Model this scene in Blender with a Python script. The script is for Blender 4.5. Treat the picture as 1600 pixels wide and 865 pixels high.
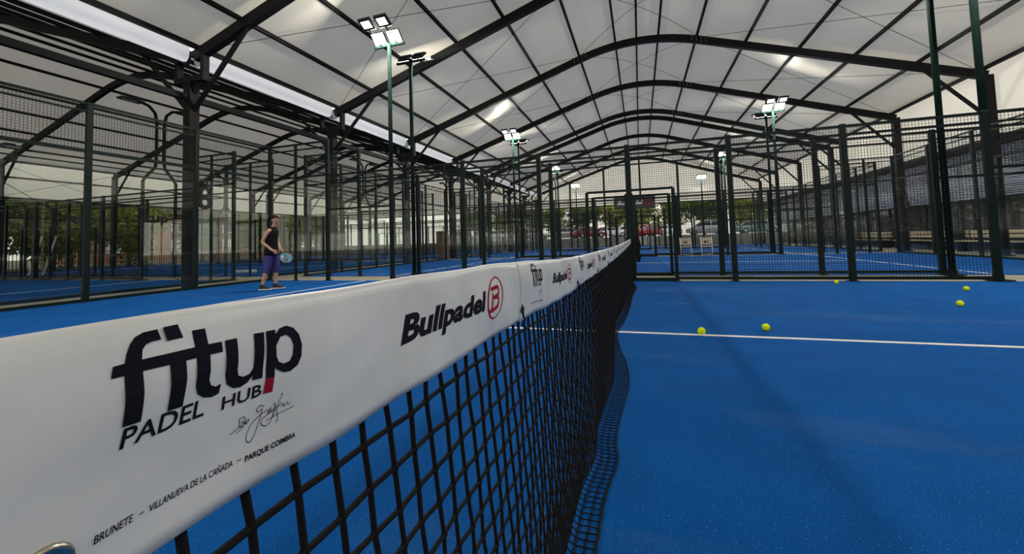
import bpy, bmesh, math, random
from mathutils import Vector, Matrix
random.seed(7)
PI = math.pi
scene = bpy.context.scene
C = scene.collection
for o in list(bpy.data.objects):
    bpy.data.objects.remove(o)

# ------------------------------------------------------------------ camera
cam_data = bpy.data.cameras.new('camera')
cam_data.sensor_fit = 'HORIZONTAL'; cam_data.sensor_width = 36.0
cam_data.lens = 36.0 * 628.0 / 1600.0
cam_data.shift_y = (343.86 - 432.5) / 1600.0
cam_data.clip_start = 0.02; cam_data.clip_end = 400
cam = bpy.data.objects.new('camera', cam_data); C.objects.link(cam)
_r = Vector((0.9524, 0.3035, -0.0300)).normalized()
_f = Vector((-0.3030, 0.9515, 0.0510)).normalized()
_u = _r.cross(_f).normalized(); _f = _u.cross(_r).normalized()
cam.matrix_world = Matrix(((_r.x, _u.x, -_f.x, 0.205), (_r.y, _u.y, -_f.y, 0.725), (_r.z, _u.z, -_f.z, 0.959), (0, 0, 0, 1)))
scene.camera = cam

# ------------------------------------------------------------------ world: pale overcast evening sky
world = bpy.data.worlds.new('overcast_sky'); scene.world = world; world.use_nodes = True
wn = world.node_tree; wn.nodes.clear()
w_out = wn.nodes.new('ShaderNodeOutputWorld'); w_bg = wn.nodes.new('ShaderNodeBackground')
w_tc = wn.nodes.new('ShaderNodeTexCoord'); w_sep = wn.nodes.new('ShaderNodeSeparateXYZ'); w_ramp = wn.nodes.new('ShaderNodeValToRGB')
w_ramp.color_ramp.elements[0].position = 0.0; w_ramp.color_ramp.elements[0].color = (1.0, 0.93, 0.80, 1)
w_ramp.color_ramp.elements[1].position = 0.6; w_ramp.color_ramp.elements[1].color = (0.98, 0.985, 1.0, 1)
wn.links.new(w_tc.outputs['Generated'], w_sep.inputs[0]); wn.links.new(w_sep.outputs[2], w_ramp.inputs[0])
wn.links.new(w_ramp.outputs[0], w_bg.inputs[0]); wn.links.new(w_bg.outputs[0], w_out.inputs[0])
w_bg.inputs[1].default_value = 1.65
LAMP_POWER = 150.0
vs = scene.view_settings
vs.view_transform = 'Standard'; vs.look = 'None'; vs.gamma = 1.0; vs.exposure = 0.0; vs.use_curve_mapping = False
scene.cycles.transparent_max_bounces = 32
scene.cycles.max_bounces = 8

# ------------------------------------------------------------------ helpers
class MB:
    def __init__(s): s.v = []; s.f = []
    def add(s, vs, fs):
        n = len(s.v); s.v.extend(tuple(v) for v in vs); s.f.extend(tuple(i + n for i in f) for f in fs); return s
    def box(s, x0, x1, y0, y1, z0, z1):
        return s.add([(x0,y0,z0),(x1,y0,z0),(x1,y1,z0),(x0,y1,z0),(x0,y0,z1),(x1,y0,z1),(x1,y1,z1),(x0,y1,z1)],
                     [(3,2,1,0),(4,5,6,7),(0,1,5,4),(1,2,6,5),(2,3,7,6),(3,0,4,7)])
    def bevbox(s, x0, x1, y0, y1, z0, z1, b):
        pts = []
        for z, i in ((z0, b), (z0 + b, 0), (z1 - b, 0), (z1, b)):
            X0, X1, Y0, Y1 = x0 + i, x1 - i, y0 + i, y1 - i
            pts += [(X0+b,Y0,z),(X1-b,Y0,z),(X1,Y0+b,z),(X1,Y1-b,z),(X1-b,Y1,z),(X0+b,Y1,z),(X0,Y1-b,z),(X0,Y0+b,z)]
        fs = [tuple(range(7,-1,-1)), tuple(range(24,32))]
        for k in range(3):
            for i in range(8):
                j = (i+1) % 8; fs.append((k*8+i, k*8+j, k*8+8+j, k*8+8+i))
        return s.add(pts, fs)
    def bar(s, p, q, w, h, up=(0,0,1)):
        p, q = Vector(p), Vector(q); d = (q-p).normalized(); up = Vector(up)
        if abs(d.dot(up)) > .98: up = Vector((0,1,0))
        a = d.cross(up).normalized() * (w/2); b = a.cross(d).normalized() * (h/2)
        return s.add([p-a-b, p+a-b, p+a+b, p-a+b, q-a-b, q+a-b, q+a+b, q-a+b],
                     [(3,2,1,0),(4,5,6,7),(0,1,5,4),(1,2,6,5),(2,3,7,6),(3,0,4,7)])
    def tube(s, pts, r, n=8, cap=True):
        pts = [Vector(p) for p in pts]; m = len(pts)
        rs = r if isinstance(r, (list, tuple)) else [r]*m
        rings = []; prev = None
        for i, p in enumerate(pts):
            d = (pts[min(i+1,m-1)] - pts[max(i-1,0)]).normalized()
            if prev is None:
                a = d.cross(Vector((0,0,1)) if abs(d.z) < .95 else Vector((1,0,0))).normalized()
            else:
                a = (prev - d*prev.dot(d)).normalized()
            prev = a; b = d.cross(a)
            rings.append([p + a*(rs[i]*math.cos(t*2*PI/n)) + b*(rs[i]*math.sin(t*2*PI/n)) for t in range(n)])
        vs = [v for rg in rings for v in rg]; fs = []
        for k in range(m-1):
            for i in range(n):
                j = (i+1) % n; fs.append((k*n+i, k*n+j, k*n+n+j, k*n+n+i))
        if cap: fs += [tuple(range(n-1,-1,-1)), tuple(range((m-1)*n, m*n))]
        return s.add(vs, fs)
    def loft(s, rings, cap=True):
        n = len(rings[0]); m = len(rings); fs = []
        for k in range(m-1):
            for i in range(n):
                j = (i+1) % n; fs.append((k*n+i, k*n+j, k*n+n+j, k*n+n+i))
        if cap: fs += [tuple(range(n-1,-1,-1)), tuple(range((m-1)*n, m*n))]
        return s.add([v for r in rings for v in r], fs)
    def ball(s, c, r, nu=12, nv=8):
        c = Vector(c); r = r if isinstance(r, (tuple, list)) else (r, r, r)
        rings = [[c + Vector((r[0]*math.sin(a)*math.cos(t*2*PI/nu), r[1]*math.sin(a)*math.sin(t*2*PI/nu), -r[2]*math.cos(a))) for t in range(nu)]
                 for a in [PI*(k+.5)/nv*.998 if 0 < k < nv-1 else (.04 if k == 0 else PI-.04) for k in range(nv)]]
        return s.loft(rings)
    def mesh(s, name, mat=None, smooth=False):
        me = bpy.data.meshes.new(name); me.from_pydata(s.v, [], s.f); me.update()
        if mat is not None: me.materials.append(mat)
        if smooth: me.polygons.foreach_set('use_smooth', [True]*len(me.polygons))
        return me
    def build(s, name, mat, parent=None, smooth=False):
        return link(name, s.mesh(name, mat, smooth), parent)

def link(name, data, parent=None, loc=None, rz=None):
    o = bpy.data.objects.new(name, data); C.objects.link(o)
    if parent is not None: o.parent = parent
    if loc is not None: o.location = loc
    if rz is not None: o.rotation_euler = (0, 0, rz)
    return o
def tag(o, label=None, cat=None, group=None, kind=None):
    if label: o['label'] = label
    if cat: o['category'] = cat
    if group: o['group'] = group
    if kind: o['kind'] = kind
    return o
def thing(name, loc, label, cat, group=None, rz=0.0):
    o = bpy.data.objects.new(name, None); C.objects.link(o); o.empty_display_size = .1
    o.location = loc; o.rotation_euler = (0, 0, rz)
    return tag(o, label, cat, group)
KIDS = {}
def copy_tree(o, parent=None):
    c = o.copy(); C.objects.link(c); c.parent = parent
    for ch in list(o.children): copy_tree(ch, c)
    return c
def struct(name, mb, mat, parent=None):
    o = mb.build(name, mat, parent)
    if parent is None: o['kind'] = 'structure'
    return o
def smoothstep_interp(xs, ys, x):
    if x <= xs[0]: return ys[0]
    for i in range(len(xs)-1):
        if x <= xs[i+1]:
            t = (x-xs[i])/(xs[i+1]-xs[i])
            def m(k):
                if k == 0 or k == len(xs)-1: 
                    return (ys[min(k+1,len(xs)-1)]-ys[max(k-1,0)])/(xs[min(k+1,len(xs)-1)]-xs[max(k-1,0)])
                return (ys[k+1]-ys[k-1])/(xs[k+1]-xs[k-1])
            h = xs[i+1]-xs[i]
            return (2*t**3-3*t*t+1)*ys[i] + (t**3-2*t*t+t)*h*m(i) + (-2*t**3+3*t*t)*ys[i+1] + (t**3-t*t)*h*m(i+1)
    return ys[-1]

# ------------------------------------------------------------------ materials
def mat_nodes(name):
    m = bpy.data.materials.new(name); m.use_nodes = True; nt = m.node_tree; nt.nodes.clear()
    out = nt.nodes.new('ShaderNodeOutputMaterial'); return m, nt, out
def pbr(name, col, rough=.6, metal=0.0, var=.12, scale=20, bump=0.0, bscale=200, spec=.5, emit=None):
    m, nt, out = mat_nodes(name); N = nt.nodes.new; L = nt.links.new
    b = N('ShaderNodeBsdfPrincipled'); b.inputs['Roughness'].default_value = rough; b.inputs['Metallic'].default_value = metal
    b.inputs['Specular IOR Level'].default_value = spec
    tc = N('ShaderNodeTexCoord'); nz = N('ShaderNodeTexNoise'); nz.inputs['Scale'].default_value = scale; nz.inputs['Detail'].default_value = 4
    rp = N('ShaderNodeValToRGB'); e = rp.color_ramp.elements
    e[0].position = .3; e[1].position = .7
    e[0].color = tuple(c*(1-var) for c in col) + (1,); e[1].color = tuple(min(1, c*(1+var)) for c in col) + (1,)
    L(tc.outputs['Object'], nz.inputs['Vector']); L(nz.outputs[0], rp.inputs[0]); L(rp.outputs[0], b.inputs['Base Color'])
    if bump:
        n2 = N('ShaderNodeTexNoise'); n2.inputs['Scale'].default_value = bscale; n2.inputs['Detail'].default_value = 3
        bp = N('ShaderNodeBump'); bp.inputs['Strength'].default_value = bump; bp.inputs['Distance'].default_value = .002
        L(tc.outputs['Object'], n2.inputs['Vector']); L(n2.outputs[0], bp.inputs['Height']); L(bp.outputs[0], b.inputs['Normal'])
    if emit:
        b.inputs['Emission Color'].default_value = emit[:3] + (1,); b.inputs['Emission Strength'].default_value = emit[3]
    L(b.outputs[0], out.inputs[0]); return m
def membrane(name, col, trans, rough=.42, gloss=.05):
    m, nt, out = mat_nodes(name); N = nt.nodes.new; L = nt.links.new
    tc = N('ShaderNodeTexCoord'); nz = N('ShaderNodeTexNoise'); nz.inputs['Scale'].default_value = .7; nz.inputs['Detail'].default_value = 5
    rp = N('ShaderNodeValToRGB'); rp.color_ramp.elements[0].position = .25; rp.color_ramp.elements[1].position = .75
    rp.color_ramp.elements[0].color = tuple(c*.93 for c in col) + (1,); rp.color_ramp.elements[1].color = col + (1,)
    L(tc.outputs['Object'], nz.inputs['Vector']); L(nz.outputs[0], rp.inputs[0])
    d = N('ShaderNodeBsdfDiffuse'); t = N('ShaderNodeBsdfTranslucent'); g = N('ShaderNodeBsdfGlossy'); g.inputs['Roughness'].default_value = rough
    L(rp.outputs[0], d.inputs[0]); L(rp.outputs[0], t.inputs[0])
    n3 = N('ShaderNodeTexNoise'); n3.inputs['Scale'].default_value = 1.6; n3.inputs['Detail'].default_value = 2
    bp = N('ShaderNodeBump'); bp.inputs['Strength'].default_value = .35; bp.inputs['Distance'].default_value = .05
    L(tc.outputs['Object'], n3.inputs['Vector']); L(n3.outputs[0], bp.inputs['Height']); L(bp.outputs[0], g.inputs['Normal'])
    m1 = N('ShaderNodeMixShader'); m1.inputs[0].default_value = trans; L(d.outputs[0], m1.inputs[1]); L(t.outputs[0], m1.inputs[2])
    m2 = N('ShaderNodeMixShader'); m2.inputs[0].default_value = gloss; L(m1.outputs[0], m2.inputs[1]); L(g.outputs[0], m2.inputs[2])
    L(m2.outputs[0], out.inputs[0]); return m
def glass_mat(name, tint, refl=.8):
    m, nt, out = mat_nodes(name); N = nt.nodes.new; L = nt.links.new
    t = N('ShaderNodeBsdfTransparent'); g = N('ShaderNodeBsdfGlossy'); g.inputs['Roughness'].default_value = .02
    nz = N('ShaderNodeTexNoise'); nz.inputs['Scale'].default_value = 3; tc = N('ShaderNodeTexCoord'); L(tc.outputs['Object'], nz.inputs['Vector'])
    rp = N('ShaderNodeValToRGB'); rp.color_ramp.elements[0].color = tuple(c*.97 for c in tint) + (1,); rp.color_ramp.elements[1].color = tint + (1,)
    L(nz.outputs[0], rp.inputs[0]); L(rp.outputs[0], t.inputs[0])
    f = N('ShaderNodeFresnel'); geo = N('ShaderNodeNewGeometry'); mi = N('ShaderNodeMath'); mi.operation = 'MULTIPLY_ADD'
    mi.inputs[1].default_value = 1/1.45 - 1.45; mi.inputs[2].default_value = 1.45; L(geo.outputs['Backfacing'], mi.inputs[0]); L(mi.outputs[0], f.inputs[0])
    x = N('ShaderNodeMath'); x.operation = 'MULTIPLY'; x.inputs[1].default_value = refl; L(f.outputs[0], x.inputs[0])
    g.inputs[0].default_value = (1, 1, 1, 1)
    mx = N('ShaderNodeMixShader'); L(x.outputs[0], mx.inputs[0]); L(t.outputs[0], mx.inputs[1]); L(g.outputs[0], mx.inputs[2])
    L(mx.outputs[0], out.inputs[0]); return m
def turf_mat(name, base):
    m, nt, out = mat_nodes(name); N = nt.nodes.new; L = nt.links.new
    b = N('ShaderNodeBsdfPrincipled'); b.inputs['Roughness'].default_value = .95; b.inputs['Specular IOR Level'].default_value = .08
    tc = N('ShaderNodeTexCoord')
    fine = N('ShaderNodeTexNoise'); fine.inputs['Scale'].default_value = 260; fine.inputs['Detail'].default_value = 2
    mid = N('ShaderNodeTexNoise'); mid.inputs['Scale'].default_value = 2.2; mid.inputs['Detail'].default_value = 6
    L(tc.outputs['Object'], fine.inputs['Vector']); L(tc.outputs['Object'], mid.inputs['Vector'])
    rp = N('ShaderNodeValToRGB'); e = rp.color_ramp.elements; e[0].position = .30; e[1].position = .72
    e[0].color = tuple(c*.40 for c in base) + (1,); e[1].color = (base[0]+.004, base[1]*1.55, min(1, base[2]*1.5), 1)
    L(fine.outputs[0], rp.inputs[0])
    r2 = N('ShaderNodeValToRGB'); r2.color_ramp.elements[0].position = .35; r2.color_ramp.elements[1].position = .68
    r2.color_ramp.elements[0].color = (.86, .92, .9, 1); r2.color_ramp.elements[1].color = (1.06, 1.1, 1.06, 1)
    L(mid.outputs[0], r2.inputs[0])
    mul = N('ShaderNodeMixRGB'); mul.blend_type = 'MULTIPLY'; mul.inputs[0].default_value = 1; L(rp.outputs[0], mul.inputs[1]); L(r2.outputs[0], mul.inputs[2])
    # worn, sanded streaks along the length of the court
    mp = N('ShaderNodeMapping'); mp.inputs['Scale'].default_value = (.34, 1.15, 1); L(tc.outputs['Object'], mp.inputs['Vector'])
    sand = N('ShaderNodeTexNoise'); sand.inputs['Scale'].default_value = .8; sand.inputs['Detail'].default_value = 8; sand.inputs['Roughness'].default_value = .66
    L(mp.outputs[0], sand.inputs['Vector'])
    r3 = N('ShaderNodeValToRGB'); r3.color_ramp.elements[0].position = .53; r3.color_ramp.elements[1].position = .74
    r3.color_ramp.elements[0].color = (0,0,0,1); r3.color_ramp.elements[1].color = (.34,.34,.34,1); L(sand.outputs[0], r3.inputs[0])
    sm = N('ShaderNodeMixRGB'); sm.inputs[2].default_value = (.10, .17, .30, 1); L(r3.outputs[0], sm.inputs[0]); L(mul.outputs[0], sm.inputs[1])
    # a few pale fibre tips
    wh = N('ShaderNodeTexNoise'); wh.inputs['Scale'].default_value = 130; wh.inputs['Detail'].default_value = 0; L(tc.outputs['Object'], wh.inputs['Vector'])
    r4 = N('ShaderNodeValToRGB'); r4.color_ramp.elements[0].position = .74; r4.color_ramp.elements[1].position = .80
    r4.color_ramp.elements[0].color = (0,0,0,1); r4.color_ramp.elements[1].color = (.45,.45,.45,1); L(wh.outputs[0], r4.inputs[0])
    s2 = N('ShaderNodeMixRGB'); s2.inputs[2].default_value = (.16, .34, .62, 1); L(r4.outputs[0], s2.inputs[0]); L(sm.outputs[0], s2.inputs[1])
    L(s2.outputs[0], b.inputs['Base Color'])
    bp = N('ShaderNodeBump'); bp.inputs['Strength'].default_value = .6; bp.inputs['Distance'].default_value = .004; L(fine.outputs[0], bp.inputs['Height']); L(bp.outputs[0], b.inputs['Normal'])
    L(b.outputs[0], out.inputs[0]); return m
def tape_mat():
    m, nt, out = mat_nodes('white_vinyl'); N = nt.nodes.new; L = nt.links.new
    b = N('ShaderNodeBsdfPrincipled'); b.inputs['Roughness'].default_value = .42
    tc = N('ShaderNodeTexCoord'); nz = N('ShaderNodeTexNoise'); nz.inputs['Scale'].default_value = 14; nz.inputs['Detail'].default_value = 6
    rp = N('ShaderNodeValToRGB'); e = rp.color_ramp.elements; e[0].position = .25; e[1].position = .6
    e[0].color = (.58, .60, .605, 1); e[1].color = (.685, .705, .72, 1)
    L(tc.outputs['Object'], nz.inputs['Vector']); L(nz.outputs[0], rp.inputs[0]); L(rp.outputs[0], b.inputs['Base Color'])
    n2 = N('ShaderNodeTexNoise'); n2.inputs['Scale'].default_value = 900; bp = N('ShaderNodeBump'); bp.inputs['Strength'].default_value = .12; bp.inputs['Distance'].default_value = .0006
    L(tc.outputs['Object'], n2.inputs['Vector']); L(n2.outputs[0], bp.inputs['Height']); L(bp.outputs[0], b.inputs['Normal'])
    L(b.outputs[0], out.inputs[0]); return m
def emit_mat(name, col, st):
    m, nt, out = mat_nodes(name); e = nt.nodes.new('ShaderNodeEmission'); e.inputs[0].default_value = col + (1,); e.inputs[1].default_value = st
    nt.links.new(e.outputs[0], out.inputs[0]); return m
def leaf_mat(name, c0, c1):
    m, nt, out = mat_nodes(name); N = nt.nodes.new; L = nt.links.new
    tc = N('ShaderNodeTexCoord'); nz = N('ShaderNodeTexNoise'); nz.inputs['Scale'].default_value = 1.4; nz.inputs['Detail'].default_value = 5
    rp = N('ShaderNodeValToRGB'); rp.color_ramp.elements[0].position = .35; rp.color_ramp.elements[1].position = .65
    rp.color_ramp.elements[0].color = c0 + (1,); rp.color_ramp.elements[1].color = c1 + (1,)
    L(tc.outputs['Object'], nz.inputs['Vector']); L(nz.outputs[0], rp.inputs[0])
    d = N('ShaderNodeBsdfDiffuse'); t = N('ShaderNodeBsdfTranslucent'); L(rp.outputs[0], d.inputs[0]); L(rp.outputs[0], t.inputs[0])
    mx = N('ShaderNodeMixShader'); mx.inputs[0].default_value = .4; L(d.outputs[0], mx.inputs[1]); L(t.outputs[0], mx.inputs[2]); L(mx.outputs[0], out.inputs[0]); return m
M = dict(
    turf=turf_mat('blue_turf', (.0, .088, .36)),
    line=pbr('white_line', (.82, .82, .80), .9, var=.08, scale=60, bump=.5, bscale=300),
    concrete=pbr('beige_concrete', (.30, .27, .20), .9, var=.18, scale=3, bump=.3, bscale=60),
    asphalt=pbr('grey_asphalt', (.16, .16, .155), .95, var=.2, scale=2),
    earth=pbr('dry_earth', (.12, .11, .075), .95, var=.3, scale=.8),
    steel=pbr('dark_grey_steel', (.0065, .0065, .0075), .6, var=.25, scale=4, spec=.15),
    green=pbr('dark_green_steel', (.004, .013, .0105), .55, var=.25, scale=5, spec=.18),
    pole=pbr('dark_green_pole', (.004, .014, .011), .85, var=.2, scale=5, spec=.04),
    wire=pbr('black_wire', (.006, .009, .009), .6, var=.1, spec=.25),
    galv=pbr('galvanised_steel', (.45, .46, .46), .35, .9, var=.15, scale=8),
    roof=membrane('roof_membrane', (.82, .765, .645), .155, .36, .04),
    tarp=membrane('wall_tarpaulin', (.92, .88, .78), .60, .5, .03),
    gutter=membrane('translucent_gutter', (.97, .98, 1.0), .86, .4, .03),
    glass=glass_mat('green_tinted_glass', (.982, .994, .987)),
    tape=tape_mat(),
    ink=pbr('navy_black_print', (.008, .009, .016), .8, var=.1, spec=.08),
    red=pbr('dark_red_print', (.27, .008, .025), .8, var=.1, spec=.1),
    cord=pbr('black_net_cord', (.006, .006, .007), .85, var=.2, scale=300, bump=.6, bscale=900, spec=.2),
    brass=pbr('nickel_eyelet', (.55, .50, .38), .25, 1.0, var=.1),
    yellow=pbr('yellow_felt', (.72, .86, .0), .95, var=.12, scale=60, bump=.5, bscale=400),
    seam=pbr('pale_ball_seam', (.35, .38, .12), .9, var=.1),
    lens=emit_mat('lit_lamp_lens', (1.0, .93, .72), 30.0), lens_dim=emit_mat('lit_upper_lens', (1.0, .98, .92), 2.6),
    black=pbr('black_plastic', (.012, .012, .013), .5, var=.1),
)
# ------------------------------------------------------------------ the hall
HALF = 10.95
def prof(x):                       # arch height, x measured from the ridge
    a = abs(x)
    if a > 2.4: return 6.05 + .325*(HALF - a)
    return 6.05 + .325*(HALF-2.4) + .325*1.2*(1-(a/2.4)**2)
XC, XL = .42, -21.83               # ridge lines of the main and the left hall
VALLEY = -10.7
FRAMES = [2.99, 7.99, 12.99, 17.99, 22.99, 27.99, 29.5, 34.5, 39.5, 44.4]
Y0R, Y1R = -12.0, 44.5
ORD = ['first', 'second', 'third', 'fourth', 'fifth', 'sixth', 'seventh', 'eighth', 'ninth', 'tenth', 'eleventh', 'twelfth', 'thirteenth', 'fourteenth', 'fifteenth', 'sixteenth']

g = MB().box(-120, 120, -60, 200, -.30, -.06); struct('ground', g, M['earth'])
struct('floor', MB().box(-33.5, 14.5, -13, 45.5, -.06, -.012), M['concrete'])

def half_strip(cx, a, b, dz, th):
    xs = [a + (b-a)*i/44 for i in range(45)]
    top = [(cx+x, Y0R, prof(x)+dz+th) for x in xs] + [(cx+x, Y1R, prof(x)+dz+th) for x in xs]
    n = 45
    return MB().add(top, [(i, i+1, n+i+1, n+i) for i in range(n-1)])
ceil_main = struct('ceiling', half_strip(XC, -HALF+.02, HALF+.1, .17, 0), M['roof'])
ceil_left = struct('ceiling_left_hall', half_strip(XL, -HALF, HALF-.02, .17, 0), M['roof'])
PX = [0, .86, -.86, 2.3, -2.4, 4.0, -4.2, 5.75, -5.9, 7.45, -7.65, 9.2, -9.4, 10.85, -10.85]
for par, cx in ((ceil_main, XC), (ceil_left, XL)):
    for x in PX:
        w = .075 if abs(x) < 10 else .11
        MB().box(cx+x-w/2, cx+x+w/2, 2.4 if False else -2.0, Y1R, prof(x)+.03, prof(x)+.14).build('purlin', M['steel'], par)
# thin bracing cables under the membrane
def cable(par, cx, xa, ya, xb, yb):
    n = 8; pts = [(cx + xa+(xb-xa)*i/n, ya+(yb-ya)*i/n, prof(xa+(xb-xa)*i/n)+.02) for i in range(n+1)]
    MB().tube(pts, .008, 5).build('bracing_cable', M['steel'], par)
for ya, yb in ((7.99,12.99),(12.99,17.99),(17.99,22.99),(22.99,27.99)):
    for s in (-1, 1):
        cable(ceil_main, XC, s*2.4, ya, s*10.8, yb); cable(ceil_main, XC, s*10.8, ya, s*2.4, yb)
    cable(ceil_main, XC, -2.4, ya, 2.4, yb); cable(ceil_main, XC, 2.4, ya, -2.4, yb)
for ya, yb in ((12.99,17.99),(17.99,22.99)):
    cable(ceil_left, XL, 2.4, ya, 10.8, yb); cable(ceil_left, XL, 10.8, ya, 2.4, yb)

def arch_mesh(cx):
    mb = MB(); n = 48; w, h = .085, .135; vs = []
    for i in range(n+1):
        x = -HALF + 2*HALF*i/n; z = prof(x); d = 1e-3
        s = (prof(min(x+d,HALF))-prof(max(x-d,-HALF)))/(min(x+d,HALF)-max(x-d,-HALF)); L = math.hypot(1, s); nx, nz = -s/L, 1/L
        for a, b in ((-w,-h),(w,-h),(w,h),(-w,h)): vs.append((cx+x+nx*b, a, z+nz*b-.1))
    fs = [(k*4+i, k*4+(i+1)%4, k*4+4+(i+1)%4, k*4+4+i) for k in range(n) for i in range(4)]
    fs += [(3,2,1,0), (n*4, n*4+1, n*4+2, n*4+3)]
    return mb.add(vs, fs)
ARCH = arch_mesh(0).mesh('rafter', M['steel'])
COLR = MB().box(-.13, .13, -.11, .11, 0, 5.95).box(-.2, .2, -.2, .2, -.01, .02).mesh('column', M['steel'])
COLV = MB().box(-.12, .12, -.12, .12, 0, 5.30).box(-.22, .22, -.22, .22, -.01, .02).mesh('valley_column', M['steel'])
UBR = MB().box(-.52, .52, -.09, .09, 5.28, 5.44).box(-.52, -.41, -.08, .08, 5.44, 6.06).box(.41, .52, -.08, .08, 5.44, 6.06) \
    .add([(-.3,-.05,5.28),(.3,-.05,5.28),(.12,-.05,4.98),(-.12,-.05,4.98),(-.3,.05,5.28),(.3,.05,5.28),(.12,.05,4.98),(-.12,.05,4.98)],
         [(0,1,2,3),(7,6,5,4),(0,4,5,1),(1,5,6,2),(2,6,7,3),(3,7,4,0)]).mesh('gutter_bracket', M['steel'])
KNEE = {}
def knee(par, x0, z0, x1, z1):
    MB().bar((x0, 0, z0), (x1, 0, z1), .085, .085, (0,1,0)).build('knee_brace', M['steel'], par)
BOLT = MB()
for sx in (-1, 1):
    for k in range(4):
        for dz in (-.05, .05):
            x = sx*2.35 + (k-1.5)*.17; BOLT.tube([(x, -.085, prof(x)-.1+dz), (x, -.105, prof(x)-.1+dz)], .018, 6)
BOLTM = BOLT.mesh('bolts', M['galv'])
for i, y in enumerate(FRAMES):
    far = ['nearest', 'second nearest', 'third nearest', 'fourth nearest', 'fifth nearest', 'sixth nearest', 'seventh nearest', 'eighth nearest', 'ninth nearest', 'farthest'][i]
    t = thing('steel_arch_frame', (XC, y, 0), f'dark steel arch frame of main hall roof, {far} of the row', 'frame', 'arch frames of the main hall')
    link('rafter', ARCH, t); link('valley_column', COLV, t, (VALLEY-XC, 0, 0)); link('column', COLR, t, (HALF, 0, 0))
    link('gutter_bracket', UBR, t, (VALLEY-XC, 0, 0))
    if i < 6: tag(link('splice_bolts', BOLTM, t), kind='stuff')
    knee(t, VALLEY-XC, 4.45, -HALF+1.75, prof(HALF-1.75)-.2); knee(t, HALF, 4.5, HALF-1.6, prof(HALF-1.6)-.2)
    t2 = thing('steel_arch_frame', (XL, y, 0), f'dark steel arch frame of left hall roof, {far} of the row', 'frame', 'arch frames of the left hall')
    link('rafter', ARCH, t2); link('column', COLR, t2, (-HALF, 0, 0))
    knee(t2, VALLEY-XL, 4.45, HALF-1.75, prof(HALF-1.75)-.2); knee(t2, -HALF, 4.5, -HALF+1.6, prof(HALF-1.6)-.2)
tie = MB().box(VALLEY-.07, VALLEY+.07, -2, 44.4, 4.80, 4.95).build('valley_tie_beam', M['steel'])
tag(tie, 'long dark steel beam joining the valley columns under the white gutter', 'beam')
for ya, yb in ((7.9, 3.1),):
    MB().tube([(VALLEY, ya, .12), (VALLEY, yb, 3.5)], .006, 6).build('bracing_cable', M['steel'], tie)
# translucent white rain gutter between the two roofs, one length per bay
GY = [2.99] + FRAMES[1:]
gut = []
for i in range(-1, len(GY)-1):
    a = (GY[i] if i >= 0 else -2.0) + .16; b = GY[i+1] - .16
    if b - a < .5 and i > 0 and b-a <= 0: continue
    mb = MB()
    sec = [(-10.865, 6.16), (-10.86, 5.92), (-10.78, 5.80), (-10.66, 5.78), (-10.57, 5.88), (-10.54, 6.16)]
    mb.add([(x, a, z) for x, z in sec] + [(x, b, z) for x, z in sec], [(k, k+1, k+7, k+6) for k in range(5)])
    o = mb.build('rain_gutter', M['gutter'], None, True)
    nm = ['nearest camera', 'second', 'third', 'fourth', 'fifth', 'sixth', 'seventh', 'eighth', 'ninth', 'farthest'][i+1]
    tag(o, f'bright white gutter length between the two roofs, {nm} along the row', 'gutter', 'lengths of white gutter')

# ---- walls of tarpaulin
def tarp(name, pts, parent=None, mat='tarp'):
    mb = MB(); n = len(pts); mb.add(pts, [tuple(range(n))]); return struct(name, mb, M[mat], parent)
xr = XC + HALF + .12; xl = XL - HALF - .12
tarp('wall_right', [(xr, -12, 3.85), (xr, 44.5, 3.85), (xr, 44.5, 6.25), (xr, -12, 6.25)])
tarp('wall_left', [(xl, -12, 4.15), (xl, 44.5, 4.15), (xl, 44.5, 6.25), (xl, -12, 6.25)])
def gable(name, cx, zb, yy=44.5):
    xs = [-HALF + 2*HALF*i/40 for i in range(41)]
    top = [(cx+x, yy, prof(x)+.16) for x in xs]; bot = [(cx+x, yy, zb) for x in xs]
    return struct(name, MB().add(top+bot, [(i, i+1, 41+i+1, 41+i) for i in range(40)]), M['tarp'])
gable('added_sky_screen', XC, 2.2, -12.0); gable('added_sky_screen_left_hall', XL, 2.2, -12.0); wb = gable('wall_back', XC, 4.35); wb2 = gable('wall_back_left_hall', XL, 4.35)  # the two gables behind the camera are added, unseen, to block sky reflections
for par, cx in ((wb, XC), (wb2, XL)):
    for x in (-7.3, -3.65, 0, 3.65, 7.3):
        MB().box(cx+x-.09, cx+x+.09, 44.3, 44.42, 0, prof(x)-.1).build('gable_post', M['steel'], par)
    MB().box(cx-HALF, cx+HALF, 44.3, 44.42, 4.3, 4.42).build('gable_rail', M['steel'], par)
for nm, par, x, z in (('w', bpy.data.objects['wall_left'], xl+.05, 4.15), ('w', bpy.data.objects['wall_right'], xr-.05, 3.85)):
    MB().box(x-.05, x+.05, -2, 44.4, z-.06, z+.06).build('bottom_rail', M['steel'], par)
MB().box(xl, xl+.1, -2, 44.4, 5.25, 5.35).build('wall_rail', M['steel'], bpy.data.objects['wall_left'])
for ya, yb in ((7.99,12.99),(12.99,17.99)):
    for z0, z1 in ((4.2,6.0),(6.0,4.2)): MB().tube([(xl+.12, ya, z0), (xl+.12, yb, z1)], .012, 5).build('bracing_cable', M['steel'], bpy.data.objects['wall_left'])

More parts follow.
